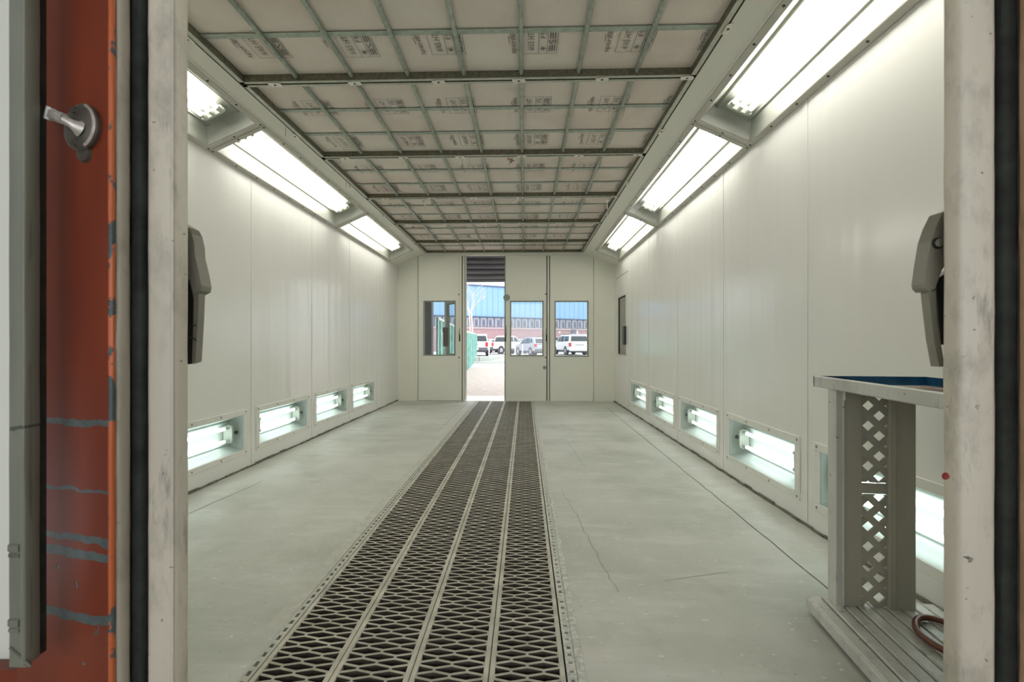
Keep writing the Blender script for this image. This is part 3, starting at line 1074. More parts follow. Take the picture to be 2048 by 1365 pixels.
def leaf(name, mw, w, h, win, label, handles=True, bolts=True, top_cut=None):
    t = empty(name, mat=mw)
    tag(t, label, 'door', kind='structure')
    x0, x1, z0, z1 = win
    mb = MB()
    if top_cut:
        (ca, za), (cb, zb) = top_cut
        mb.prism([(0, 0, 0), (x0, 0, 0), (x0, 0, za + (zb - za) * 0), (0, 0, za)], (0, TH, 0)) if False else None
    mb.box(0, x0, 0, TH, 0, h).box(x1, w, 0, TH, 0, h).box(x0, x1, 0, TH, 0, z0).box(x0, x1, 0, TH, z1, h)
    mb.build('panel', 'wall_far', t)
    g = 0.022
    fr = MB()
    fr.bbox(x0, x1, -0.006, TH + 0.004, z1 - g, z1, 0.003).bbox(x0, x1, -0.006, TH + 0.004, z0, z0 + g, 0.003)
    fr.bbox(x0, x0 + g, -0.006, TH + 0.004, z0 + g, z1 - g, 0.003).bbox(x1 - g, x1, -0.006, TH + 0.004, z0 + g, z1 - g, 0.003)
    fr.build('window_frame', 'grey_gasket', t)
    out = MB()
    e = 0.02
    out.bbox(x0 - e, x1 + e, -0.004, 0, z1, z1 + e, 0.001).bbox(x0 - e, x1 + e, -0.004, 0, z0 - e, z0, 0.001)
    out.bbox(x0 - e, x0, -0.004, 0, z0, z1, 0.001).bbox(x1, x1 + e, -0.004, 0, z0, z1, 0.001)
    out.build('window_trim', 'wall_far', t)
    MB().box(x0 + g, x1 - g, TH * 0.45, TH * 0.45 + 0.004, z0 + g, z1 - g).build('pane', 'glass_win', t)
    MB().bbox(0.002, 0.014, -0.003, 0, 0.01, h - 0.01, 0.001).build('edge_strip', 'wall_far', t)
    MB().bbox(w - 0.024, w - 0.004, -0.004, 0, 0.01, h - 0.01, 0.001).build('edge_strip', 'wall_far', t)
    if handles:
        mb = MB().bbox(w - 0.012, w + 0.012, -0.012, 0.0, 1.095, 1.22, 0.003)
        mb.build('latch_slot', 'black', t)
        MB().prism([(w - 0.02, -0.003, 1.22), (w + 0.008, -0.003, 1.22), (w + 0.002, -0.003, 1.36), (w - 0.006, -0.003, 1.36)], (0, -0.004, 0)).build('scuff_plate', 'grey_gasket', t)
    if bolts:
        for z in (1.97, 0.80):
            MB().tube([(w - 0.014, -0.004, z), (w - 0.014, -0.009, z)], [0.014, 0.011], 8).build('bolt', 'screw', t, True)
    return t


H = 2.685
leaf('door_1', Matrix.Translation((-1.979, Y1, 0.006)), 0.772, H, (0.094, 0.70, 0.83, 1.856), 'closed left leaf of the far folding doors, window towards the green fence')
leaf('door_3', Matrix.Translation((-0.355, Y1, 0.006)), 0.757, H, (0.083, 0.702, 0.822, 1.850), 'far door leaf right of the open doorway, window with parked cars')
leaf('door_4', Matrix.Translation((0.468, Y1, 0.006)), 0.795, H, (0.081, 0.706, 0.815, 1.848), 'rightmost leaf of the far folding doors, window with white car', False, False)
d3 = bpy.data.objects['door_3']
MB().bbox(-0.010, 0.010, -0.012, 0.0, 1.095, 1.22, 0.003).build('latch_slot', 'black', d3)
MB().prism([(0.0, -0.003, 1.22), (0.022, -0.003, 1.22), (0.012, -0.003, 1.40), (0.004, -0.003, 1.40)], (0, -0.004, 0)).build('scuff_plate', 'grey_gasket', d3)
# open leaf swung outwards on the left
ang = math.atan2(9.06 - 8.47, -1.60 + 1.13)
leaf('door_2', Matrix.Translation((-1.128, 8.475, 0.006)) @ Matrix.Rotation(ang, 4, 'Z') @ Matrix.Scale(-1, 4, (0, 1, 0)), 0.757, H,
     (0.083, 0.675, 0.84, 1.850), 'open leaf of the far folding doors swung outwards', False, False)
d2 = bpy.data.objects['door_2']
MB().bbox(0.757, 0.762, -0.004, TH + 0.004, 0.0, H, 0.001).build('edge_cap', 'brown', d2)
MB().bbox(0.60, 0.735, -0.05, -0.002, 1.00, 1.37, 0.006).build('lock_box', 'maroon', d2)
MB().bbox(0.585, 0.745, -0.055, -0.05, 1.28, 1.38, 0.002).build('lock_cover', 'maroon', d2)
# posts beside the opening
tr = empty('trim_1', (0, 0, 0))
tag(tr, 'narrow cream and dark brown door post left of the open doorway', 'door post', kind='structure')
MB().bbox(-1.208, -1.166, Y1 - 0.006, Y1 + TH, 0.004, 2.69, 0.003).build('post', 'wall_far', tr)
MB().box(-1.166, -1.150, Y1 + 0.012, Y1 + TH, 0.004, 2.69).build('gap_seal', 'brown', tr)
MB().bbox(-1.150, -1.115, Y1 + 0.002, Y1 + TH + 0.01, 0.004, 2.69, 0.003).build('post', 'wall_far', tr)
MB().box(-1.1155, -1.110, Y1 + 0.004, Y1 + TH + 0.01, 0.004, 2.69).build('edge_seal', 'grey_gasket', tr)
tr = empty('trim_2', (0, 0, 0))
tag(tr, 'narrow cream meeting strip between the two closed right door leaves', 'door post', kind='structure')
MB().box(0.404, 0.466, Y1 + 0.02, Y1 + TH - 0.002, 0.004, 2.69).build('seal', 'rubber', tr)
MB().bbox(0.418, 0.452, Y1 - 0.004, Y1 + 0.02, 0.004, 2.69, 0.003).build('strip', 'wall_far', tr)
tr = empty('trim_3', (0, 0, 0))
tag(tr, 'worn grey edge of the door leaf right of the open doorway', 'door edge', kind='structure')
MB().bbox(-0.374, -0.357, Y1 - 0.002, Y1 + TH, 0.004, 2.69, 0.003).build('edge', 'grey_gasket', tr)
# round bolt covers
for (x, z, lab) in ((-0.335, 1.915, 'round grey cover disc high on the door edge by the opening'), (0.368, 0.62, 'round grey cover disc low on the middle door edge')):
    r = 0.062 if z > 1 else 0.034
    tag(MB().tube([(x, Y1 - 0.004, z), (x, Y1 - 0.016, z), (x, Y1 - 0.020, z)], [r, r * 0.95, r * 0.5], 14).build('cover_disc', 'grey_gasket', None, True), lab, 'cover', 'door cover discs')

# personnel door in the right wall
dr = empty('door_5', (0, 0, 0))
tag(dr, 'narrow side door window in the right wall near the far corner', 'door', kind='structure')
x0 = XR
g = 0.055
fr = MB()
fr.box(x0 - 0.006, x0 + 0.05, 7.42, 8.05, 1.855, 1.885).box(x0 - 0.006, x0 + 0.05, 7.42, 8.05, 0.86, 0.885)
fr.box(x0 - 0.006, x0 + 0.05, 8.02, 8.05, 0.885, 1.855).box(x0 - 0.006, x0 + 0.05, 7.42, 7.432, 0.885, 1.855)
fr.build('window_frame', 'frame', dr)
fr = MB()
fr.box(x0 + 0.004, x0 + 0.02, 8.0, 8.02, 0.885, 1.855).box(x0 + 0.004, x0 + 0.02, 7.432, 8.02, 1.842, 1.855)
fr.build('gasket', 'rubber', dr)
MB().box(x0 + 0.012, x0 + 0.015, 7.432, 8.0, 0.885, 1.842).build('pane', 'glass_dark', dr)
cur = MB()
for k in range(10):
    y = 7.40 + 0.068 * k
    cur.bbox(x0 + 0.022, x0 + 0.030, y, y + 0.060, 0.80, 1.95, 0.004)
cur.build('ribbed_panel', 'frame', dr)
MB().box(x0 + 0.14, x0 + 0.15, 7.35, 8.15, 0.7, 2.0).build('back_panel', 'shop_dark', dr)
MB().bbox(x0 - 0.03, x0 + 0.004, 7.405, 7.56, 1.045, 1.345, 0.006).build('lock_box', 'black', dr)
MB().bbox(x0 - 0.002, x0 + 0.001, 7.24, 8.2, 2.215, 2.223, 0.001).build('door_gap', 'grime', dr)
MB().box(x0 + 0.26, x0 + 0.262, 7.3, 8.3, 0, 2.3).build('outer_skin', 'shop_dark', dr)

# ------------------------------------------------------------------ entrance end (foreground)
ZT = 2.6


def column(name, prof, z0, z1, mat, parent=None, smooth=True, nz=1, wob=0.0):
    """vertical member with a plan outline (x, y); optional dents"""
    mb = MB()
    n = len(prof)
    vs, fs = [], []
    for k in range(nz + 1):
        z = z0 + (z1 - z0) * k / nz
        for (x, y) in prof:
            vs.append((x + random.uniform(-wob, wob), y + random.uniform(-wob, wob), z))
    for k in range(nz):
        for i in range(n):
            j = (i + 1) % n
            fs.append((k * n + i, k * n + j, (k + 1) * n + j, (k + 1) * n + i))
    fs.append(tuple(range(n))[::-1])
    fs.append(tuple(nz * n + i for i in range(n)))
    mb.add(vs, fs)
    return mb.build(name, mat, parent, smooth)


def rrect(x0, x1, y0, y1, r, n=3):
    out = []
    for cx, cy, a0 in ((x0 + r, y0 + r, PI), (x1 - r, y0 + r, 1.5 * PI), (x1 - r, y1 - r, 0), (x0 + r, y1 - r, 0.5 * PI)):
        for k in range(n + 1):
            a = a0 + k * PI / 2 / n
            out.append((cx + r * math.cos(a), cy + r * math.sin(a)))
    return out


def pxx(px, Y):
    return at(px, 688, Y).x


# booth front wall (white inside), behind the posts, with its opening
wn = empty('wall_front', (0, 0, 0))
tag(wn, 'front booth wall beside the entrance opening', 'wall', kind='structure')
MB().box(XL - 0.3, pxx(376, 0.885) - 0.05, 0.895, 0.93, 0, 3.1).build('panel', 'wall_far', wn)
MB().box(pxx(1886, 0.885) + 0.05, XR + 0.3, 0.895, 0.93, 0, 3.1).build('panel', 'wall_far', wn)
MB().box(pxx(376, 0.885) - 0.05, pxx(1886, 0.885) + 0.05, 0.895, 0.93, 2.45, 3.1).build('header', 'wall_far', wn)

# left side: cream post, gasket, beige edge, orange leaf, steel channel
po = empty('door_post', (0, 0, 0))
tag(po, 'scuffed cream painted door post left of the entrance', 'door post', 'entrance posts')
column('post', rrect(pxx(291, 0.846), pxx(376, 0.880), 0.846, 0.886, 0.010, 4), 0, ZT, 'post', po, True, 44, 0.0006)
column('edge_bead', rrect(pxx(340, 0.844), pxx(346, 0.844), 0.8435, 0.848, 0.0015, 2), 0, ZT, 'post', po)
ga = empty('door_gasket', (0, 0, 0))
tag(ga, 'black rubber door gasket between orange leaf and cream post on the left', 'gasket', 'entrance gaskets')
x0, x1 = pxx(258, 0.838), pxx(290, 0.846) - 0.0005
column('bulb', rrect(x0, x1, 0.838, 0.866, 0.007, 4), 0, ZT, 'rubber', ga, True, 60, 0.0007)
le = empty('orange_door_leaf', (0, 0, 0))
tag(le, 'chipped orange steel door leaf at the left of the entrance', 'door leaf')
xb = pxx(222, 0.80)
xa, ya = pxx(34, 0.856), 0.856
column('panel', [(xa, ya), (xb, 0.80), (xb, 0.834), (xa, 0.889)], 0, ZT, 'orange', le, True, 30, 0.0003)
column('worn_corner', rrect(xb - 0.006, pxx(231, 0.806), 0.799, 0.808, 0.003, 3), 0, ZT, 'orange_edge', le, True, 60, 0.0006)
column('edge_strip', rrect(xb - 0.002, pxx(262, 0.834), 0.808, 0.835, 0.006, 3), 0, ZT, 'beige', le, True, 60, 0.0006)
# lever handle on a round rosette
hx = at(170, 258, 0.815)
tn = (hx.x - xa) / (xb - xa)
hx.y = ya + (0.80 - ya) * tn
ha = empty('lever_handle', mat=Matrix.Translation(hx) @ Matrix.Rotation(math.atan2(0.80 - ya, xb - xa), 4, 'Z'))
tag(ha, 'small bright lever handle on a dark round rosette on the orange leaf', 'handle')
RR = 0.043
MB().tube([(0, 0.0, 0), (0, -0.007, 0), (0, -0.011, 0), (0, -0.012, 0)], [RR, RR, RR * 0.84, RR * 0.3], 28).build('rosette', 'steel_dark', ha, True)
rg = MB()
ring = [(RR * 0.93 * math.cos(a), -0.0105, RR * 0.93 * math.sin(a)) for a in [(-1.15 + 2.25 * k / 14) for k in range(15)]]
rg.tube(ring, 0.0028, 6).build('rosette_rim', 'steel_bright', ha, True)
for sx, sz in ((-0.010, 0.030), (-0.006, -0.030)):
    MB().tube([(sx, -0.010, sz), (sx, -0.0145, sz)], [0.008, 0.006], 10).build('screw', 'steel_dark', ha, True)
MB().tube([(0.004, -0.010, -0.004), (0.003, -0.015, -0.003), (-0.002, -0.019, 0.001), (-0.012, -0.023, 0.007)], [0.016, 0.011, 0.008, 0.0085], 10).build('neck', 'steel_bright', ha, True)
mb = MB().bbox(-0.022, 0.014, -0.006, 0.006, -0.0095, 0.0095, 0.0035)
mb.xf(Matrix.Translation((-0.024, -0.025, 0.0125)) @ Matrix.Rotation(math.radians(21), 4, 'Y'))
mb.build('lever', 'steel_bright', ha)
mb = MB().bbox(-0.005, 0.005, -0.0075, 0.0075, -0.0112, 0.0112, 0.0035)
mb.xf(Matrix.Translation((-0.0465, -0.025, 0.0212)) @ Matrix.Rotation(math.radians(21), 4, 'Y'))
mb.build('lever_tip', 'frame_low', ha)
MB().tube([(0.002, 0, -0.047), (0.002, -0.006, -0.047)], [0.017, 0.015], 14).build('keyhole_cover', 'steel_dark', ha, True)
# grey green steel channel standing in front of the leaf
ch = empty('steel_channel', (0, 0, 0))
tag(ch, 'grey green steel channel at the far left edge of the picture', 'steel channel')
YC = 0.762
xa, xb = pxx(17, YC), pxx(82, YC + 0.024)
zb0 = at(50, 1336, YC).z
column('web', rrect(xa, xb, YC, YC + 0.010, 0.002, 2), zb0, ZT, 'steel_post', ch, True, 30, 0.0003)
column('flange', rrect(xb - 0.008, xb, YC - 0.003, YC + 0.024, 0.003, 2), zb0 + 0.004, ZT, 'steel_post', ch, True, 30, 0.0003)
for py in (1112, 1262):
    p = at(40, py, YC)
    MB().bbox(xa + 0.001, xb - 0.012, YC - 0.0015, YC + 0.002, p.z - 0.0035, p.z + 0.0035, 0.001).build('weld_groove', 'grime', ch)
    MB().bbox(xa + 0.001, xb - 0.012, YC - 0.0025, YC + 0.002, p.z + 0.006, p.z + 0.020, 0.002).build('weld_bead', 'steel_post', ch)
a_, b_ = at(20, 1296, YC - 0.001), at(62, 1334, YC - 0.001)
MB().tube([a_, b_], 0.0022, 6).build('brace_line', 'grime', ch)
MB().box(pxx(-60, 0.862), pxx(60, 0.862), 0.862, 0.889, 0, at(30, 1342, 0.862).z).build('foot_plate', 'orange', le)
MB().box(xa + 0.004, pxx(93, 0.800), 0.7875, 0.800, zb0 + 0.004, ZT).build('gap_shade', 'rubber', ch)  # black strip painted in as the shadow gap beside the channel

# right side, mirrored
po2 = empty('door_post', (0, 0, 0))
tag(po2, 'scuffed cream painted door post right of the entrance', 'door post', 'entrance posts')
column('post', rrect(pxx(1886, 0.880), pxx(1997, 0.846), 0.846, 0.886, 0.012, 4), 0, ZT, 'post', po2, True, 44, 0.0006)
ga2 = empty('door_gasket', (0, 0, 0))
tag(ga2, 'black rubber door gasket beside the right cream post', 'gasket', 'entrance gaskets')
x0, x1 = pxx(1997, 0.846) + 0.0005, pxx(2040, 0.838)
column('bulb', rrect(x0, x1, 0.838, 0.866, 0.007, 4), 0, ZT, 'rubber', ga2, True, 60, 0.0007)
le2 = empty('orange_door_leaf', (0, 0, 0))
tag(le2, 'sliver of worn orange door leaf at the right edge of the picture', 'door leaf')
column('panel', rrect(pxx(2043, 0.834), pxx(2043, 0.834) + 0.25, 0.80, 0.834, 0.005, 3), 0, ZT, 'orange', le2, True, 30, 0.0003)
column('worn_corner', rrect(pxx(2036, 0.834), pxx(2046, 0.834), 0.799, 0.834, 0.004, 3), 0, ZT, 'peach', le2, True, 60, 0.0006)
p = at(1891, 953, 0.846)
tag(MB().tube([p, p + Vector((0, -0.003, 0))], [0.007, 0.005], 8).build('paint_fleck', 'red_dot', None, True), 'dark red paint fleck on the right cream post', 'paint fleck')

# latch arms on the inner side of both posts


def latch(label, pts, bar_pts, bolt, Yd, dark_pts):
    t = empty('latch_arm', (0, 0, 0))
    tag(t, label, 'latch', 'latch arms behind the entrance posts')
    MB().prism([at(px, py, Yd) for px, py in pts], (0, 0.030, 0)).build('bracket', 'hardware', t)
    MB().prism([at(px, py, Yd + 0.006) for px, py in bar_pts], (0, 0.018, 0)).build('lever', 'hardware', t)
    MB().prism([at(px, py, Yd + 0.020) for px, py in dark_pts], (0, 0.014, 0)).build('guide', 'black', t)
    if bolt:
        p = at(*bolt, Yd)
        MB().tube([p, p + Vector((0, -0.004, 0))], [0.0115, 0.010], 14).build('washer', 'black', t, True)
        MB().tube([p + Vector((0, -0.003, 0)), p + Vector((0, -0.010, 0))], [0.0085, 0.0075], 8).build('bolt', 'hardware', t, True)
    return t


latch('curved grey latch arm with hanging lever behind the left post',
      [(352, 440), (377, 455), (384, 468), (389, 490), (390, 512), (398, 545), (403, 572), (401, 582), (390, 588), (384, 582), (379, 560), (352, 545)],
      [(388, 582), (398, 582), (396, 640), (391, 724), (384, 727), (387, 650)],
      None, 0.905, [(366, 560), (379, 548), (384, 580), (387, 600), (384, 728), (366, 730)])
latch('curved grey latch arm with round bolt behind the right post',
      [(1912, 410), (1886, 424), (1872, 452), (1862, 482), (1854, 530), (1849, 568), (1851, 576), (1858, 583), (1870, 578), (1884, 540), (1912, 500)],
      [(1857, 582), (1871, 582), (1874, 640), (1888, 725), (1886, 734), (1878, 734), (1868, 680), (1861, 620)],
      (1875, 487), 0.905, [(1872, 560), (1900, 540), (1900, 690), (1882, 690), (1874, 600)])
for k, (py, dx) in enumerate(((653, 11), (676, -7))):
    p = at(386, py, 0.90)
    tag(MB().tube(smooth_path([p + Vector((-0.008, 0, 0.0)), p, p + Vector((0.009, -0.004, 0.004 if k == 0 else -0.006))], 4), 0.0014, 6).build('tie_wire', 'black', None, True),
        ['upper black tie wire twisted round the left latch lever', 'lower black tie wire twisted round the left latch lever'][k], 'wire', 'tie wires')

# ------------------------------------------------------------------ mixing stand (white wooden stand on the right)
ROT = math.radians(-6.4)
st = empty('wooden_stand', mat=Matrix.Translation((1.118, 1.835, 0)) @ Matrix.Rotation(ROT, 4, 'Z'))
tag(st, 'white painted wooden stand with lattice leg and tray top on the right', 'stand')
# local: x = width to the right, y = towards the far end (negative = towards the entrance)
LB = 0.80
nsl = 9
for k in range(nsl):
    w = 0.455 / nsl
    MB().bbox(k * w + 0.003, (k + 1) * w - 0.003, -LB, 0.0, 0.036, 0.062 + 0.0015 * (k % 2), 0.004).build('deck_slat', 'table', st)
MB().bbox(-0.004, 0.012, -LB, 0.0, 0.012, 0.058, 0.004).build('deck_fascia', 'table', st)
for y in (-0.06, -0.40, -0.74):
    MB().bbox(0.02, 0.44, y - 0.03, y + 0.03, 0.0, 0.036, 0.003).build('deck_joist', 'grime', st)


def clip_poly(poly, rect):
    x0, x1, z0, z1 = rect
    for (ax, lim, sg) in ((0, x0, 1), (0, x1, -1), (1, z0, 1), (1, z1, -1)):
        out = []
        for i in range(len(poly)):
            p, q = poly[i], poly[(i + 1) % len(poly)]
            dp, dq = (p[ax] - lim) * sg, (q[ax] - lim) * sg
            if dp >= 0:
                out.append(p)
            if dp * dq < 0:
                t = dp / (dp - dq)
                out.append((p[0] + (q[0] - p[0]) * t, p[1] + (q[1] - p[1]) * t))
        poly = out
        if len(poly) < 3:
            return []
    return poly


def stand_leg(yf, name='leg'):
    """leg panel: two boards either side of a diamond lattice, front face at local y = yf"""
    zt = 0.885
    lg = MB().bbox(0.142, 0.178, yf, yf + 0.02, 0.062, zt, 0.002)
    xa, xb, xc, xd = 0.098, 0.168, 0.258, 0.350
    lg = MB().bbox(xa, xb, yf, yf + 0.020, 0.062, zt, 0.002).build(name, 'table_shaded', st)
    MB().bbox(xc, xd, yf - 0.004, yf + 0.018, 0.062, zt, 0.003).build('board', 'table_shaded', lg)
    MB().bbox(xc - 0.002, xc + 0.024, yf - 0.010, yf - 0.004, 0.064, zt, 0.003).build('batten', 'table_shaded', lg)
    MB().bbox(xa - 0.024, xa, yf - 0.006, yf + 0.052, 0.062, zt, 0.002).build('corner_batten', 'table', lg)
    MB().bbox(xa - 0.002, xa + 0.006, yf - 0.010, yf - 0.001, 0.062, zt, 0.002).build('batten', 'table', lg)
    MB().bbox(xb - 0.004, xc + 0.004, yf + 0.002, yf + 0.02, 0.492, 0.528, 0.002).build('cross_rail', 'table_shaded', lg)
    per, hole = 0.0765, 0.041
    w = per / math.sqrt(2) - hole / math.sqrt(2)
    for (z0, z1) in ((0.064, 0.487), (0.533, 0.868)):
        for sgn in (1, -1):
            for k in range(-3, 16):
                cz = k * per + 0.02
                d = (1 / math.sqrt(2), sgn / math.sqrt(2))
                n = (-d[1], d[0])
                c = (0.194, cz)
                pl = [(c[0] - d[0] * 0.5 - n[0] * w / 2, c[1] - d[1] * 0.5 - n[1] * w / 2), (c[0] + d[0] * 0.5 - n[0] * w / 2, c[1] + d[1] * 0.5 - n[1] * w / 2),
                      (c[0] + d[0] * 0.5 + n[0] * w / 2, c[1] + d[1] * 0.5 + n[1] * w / 2), (c[0] - d[0] * 0.5 + n[0] * w / 2, c[1] - d[1] * 0.5 + n[1] * w / 2)]
                pl = clip_poly(pl, (xb - 0.004, xc + 0.004, z0, z1))
                if len(pl) < 3:
                    continue
                area = abs(sum(pl[i][0] * pl[(i + 1) % len(pl)][1] - pl[(i + 1) % len(pl)][0] * pl[i][1] for i in range(len(pl)))) / 2
                if area < 1e-5:
                    continue
                y = yf + 0.005 + (0.005 if sgn > 0 else 0)
                MB().prism([(x, y, z) for x, z in pl], (0, 0.005, 0)).build('lattice_slat', 'table_shaded', lg)
    return lg


stand_leg(-0.055)
stand_leg(-0.74)
# tray: rim boards, blue inner walls, stained bottom
tr0, tr1, ty0, ty1 = 0.058, 0.478, -0.82, 0.075
tz0, tz1 = 0.885, 0.930
MB().bbox(tr0, tr0 + 0.014, ty0, ty1, tz0, tz1, 0.004).build('tray_rim', 'table', st)
MB().bbox(tr1 - 0.014, tr1, ty0, ty1, tz0, tz1, 0.004).build('tray_rim', 'table', st)
MB().bbox(tr0, tr1, ty1 - 0.014, ty1, tz0, tz1, 0.004).build('tray_rim', 'table', st)
MB().bbox(tr0, tr1, ty0, ty0 + 0.014, tz0, tz1, 0.004).build('tray_rim', 'table', st)
li = MB()
li.box(tr0 + 0.014, tr0 + 0.016, ty0 + 0.014, ty1 - 0.014, tz0 + 0.01, tz1 - 0.002).box(tr1 - 0.016, tr1 - 0.014, ty0 + 0.014, ty1 - 0.014, tz0 + 0.01, tz1 - 0.001)
li.box(tr0 + 0.014, tr1 - 0.014, ty1 - 0.016, ty1 - 0.014, tz0 + 0.01, tz1 - 0.001).box(tr0 + 0.014, tr1 - 0.014, ty0 + 0.014, ty0 + 0.016, tz0 + 0.01, tz1 - 0.001)
li.build('tray_lining', 'tray_blue', st)
MB().box(tr0 + 0.004, tr1 - 0.004, ty0 + 0.004, ty1 - 0.004, tz0 + 0.002, tz0 + 0.010).build('tray_bottom', 'tray_brown', st)
MB().bbox(0.098, 0.104, -0.070, -0.061, 0.846, 0.885, 0.001).build('bracket', 'frame_low', st)
# hose lying on the deck


def deck_pt(px, py, z):
    a, b = (px - 1024) / FPX, (HZ - py) / FPX
    c, s = math.cos(YAW), math.sin(YAW)
    t = (z - CAM_Z) / b
    return Vector(((a * c - s) * t, (a * s + c) * t, z))


hz = 0.076
hp = [deck_pt(px, py, hz) for px, py in ((1950, 1283), (1912, 1255), (1870, 1239), (1842, 1236), (1831, 1246), (1836, 1264), (1858, 1283), (1890, 1302), (1935, 1322))]
o = MB().tube(smooth_path(hp, 7), 0.0105, 10).build('hose', 'hose', None, True)
tag(o, 'red brown rubber hose looped on the deck of the stand', 'hose')

# ------------------------------------------------------------------ workshop shell: unseen roof and sides added against the sun, rear left open for skylight
sh = MB().box(-6.0, 6.0, -5.5, 9.6, 3.7, 3.85).build('unseen_workshop_roof', 'shop')
tag(sh, 'unseen workshop roof above the booth, added to keep the sun out', 'roof', kind='structure')
o = MB().box(-6.15, -6.0, -5.5, 9.6, 0, 3.85).build('unseen_workshop_wall', 'shop')
tag(o, 'unseen workshop side wall left of the booth, added to hold back daylight', 'wall', kind='structure')
o = MB().box(6.0, 6.15, -5.5, 9.6, 0, 3.85).build('unseen_workshop_wall', 'shop')
tag(o, 'unseen workshop side wall right of the booth, added to hold back daylight', 'wall', kind='structure')
OY = 9.40
XO0, XO1 = at(863, 688, OY).x, 1.95
ow = MB().box(-6.0, XO0, OY, OY + 0.2, 0, 3.85).build('workshop_front', 'shop_dark')
tag(ow, 'dark outer workshop wall around the roller shutter opening', 'wall', kind='structure')
MB().box(XO1, 6.0, OY, OY + 0.2, 0, 3.85).build('panel', 'shop_dark', ow)
MB().box(XO0, XO1, OY, OY + 0.2, 2.95, 3.85).build('lintel', 'shop_dark', ow)
o = MB().box(-6.0, 6.0, -5.5, 0.2, -0.10, 0).build('workshop_floor', 'floor')
tag(o, 'workshop floor in front of the booth entrance', 'floor', kind='structure')
zsh = at(970, 565, OY).z
rs = empty('roller_shutter', (0, OY, zsh))
tag(rs, 'dark blue grey roller shutter half rolled up beyond the open doorway', 'shutter')
pitch = 0.108
nsl = int((3.0 - zsh) / pitch) + 1
for k in range(nsl):
    z = 0.045 + k * pitch
    pr = [(XO0, -0.02, z + 0.004), (XO0, -0.048, z + 0.018), (XO0, -0.056, z + pitch * 0.5), (XO0, -0.048, z + pitch - 0.016), (XO0, -0.02, z + pitch - 0.002), (XO0, -0.008, z + pitch * 0.5)]
    MB().prism(pr, (XO1 - XO0, 0, 0)).build('slat', 'shutter', rs)
MB().bbox(XO0, XO1, -0.045, -0.005, 0.0, 0.046, 0.004).build('bottom_bar', 'shutter', rs)
MB().box(XO0, XO1, -0.018, -0.012, 0.03, 0.05 + nsl * pitch).build('backing', 'black', rs)  # black sheet added so no sky shows between the slats
# white sill and outside ground
o = MB().box(-6.0, 6.0, Y1 + 0.06, 9.25, -0.10, -0.002).build('sill', 'concrete')
tag(o, 'bright concrete sill outside the open doorway', 'sill', kind='structure')
o = MB().box(-40, 40, 9.25, 20.6, -0.12, -0.02).build('yard', 'gravel')
tag(o, 'pinkish gravel yard beyond the doorway', 'yard', kind='structure')
o = MB().prism([(-40, 19.2, 0), (40, 23.2, 0), (40, 26, 0), (-40, 26, 0)], (0, 0, -0.1)).build('pavement', 'concrete')
tag(o, 'pale concrete pavement strip before the kerb', 'pavement', kind='structure')
o = MB().box(-90, 120, 26, 130, -0.12, -0.01).build('parking_lot', 'lot')
tag(o, 'pale car park ground beyond the kerb', 'car park', kind='structure')

# kerb wall: concrete blocks
kb = empty('kerb_wall', (0, 25.2, 0))
tag(kb, 'low concrete block kerb in front of the parked trucks', 'kerb')
for k in range(-3, 9):
    h = 0.36 + random.uniform(-0.02, 0.02)
    MB().bbox(-4.0 + k * 1.5, -4.0 + k * 1.5 + 1.47, -0.15, 0.25, -0.02, h, 0.02).build('block', 'concrete', kb)
    MB().bbox(-4.0 + k * 1.5, -4.0 + k * 1.5 + 1.49, -0.45, -0.15, -0.02, 0.10, 0.02).build('footing', 'concrete', kb)
rm = MB().prism([(at(962, 727, 24.3).x, 24.3, 0.0), (at(1010, 714, 24.3).x, 24.3, 0.0), (at(1010, 714, 24.3).x + 6, 24.3, 0.0), (at(1010, 714, 24.3).x + 6, 24.3, 0.34), (at(1010, 714, 24.3).x, 24.3, 0.34)], (0, 0.4, 0)).build('ramp', 'concrete')
tag(rm, 'white sloping concrete ramp in front of the kerb', 'ramp')

# ------------------------------------------------------------------ green fence
P0, P1, P2 = Vector((-1.93, 10.0, 0)), Vector((at(930, 700, 17.2).x, 17.2, 0)), Vector((at(952, 700, 27.5).x, 27.5, 0))
fn = empty('green_fence', (0, 0, 0))
tag(fn, 'green slatted privacy fence with pale top rail beyond the doorway', 'fence')
for (A, B, ha_, hb_) in ((P0, P1, 1.60, 1.50), (P1, P2, 1.50, 1.62)):
    d = B - A
    n = int(d.length / 0.30)
    for k in range(n):
        t0, t1 = k / n, (k + 0.93) / n
        a, b = A + d * t0, A + d * t1
        h0 = ha_ + (hb_ - ha_) * t0 + random.uniform(-0.02, 0.02)
        nrm = Vector((d.y, -d.x, 0)).normalized() * 0.03 * (1 if k % 2 else 0.3)
        MB().prism([a + nrm, b + nrm, b + nrm + Vector((0, 0, h0)), a + nrm + Vector((0, 0, h0))], Vector((-d.y, d.x, 0)).normalized() * 0.03).build('slat', 'fence', fn)
    MB().tube([A + Vector((0, 0, ha_ + 0.02)), B + Vector((0, 0, hb_ + 0.02))], 0.035, 8).build('top_rail', 'fence_cap', fn, True)
MB().tube([P2 + Vector((0.02, 0, 0)), P2 + Vector((0.02, 0, 1.68))], 0.05, 8).build('post', 'fence', fn, True)

# ------------------------------------------------------------------ bare tree behind the fence
tb = at(942, 708, 36.0)
tree = empty('bare_tree', (tb.x, tb.y, 0))
tag(tree, 'pale bare tree with forked trunk in front of the blue building', 'tree')


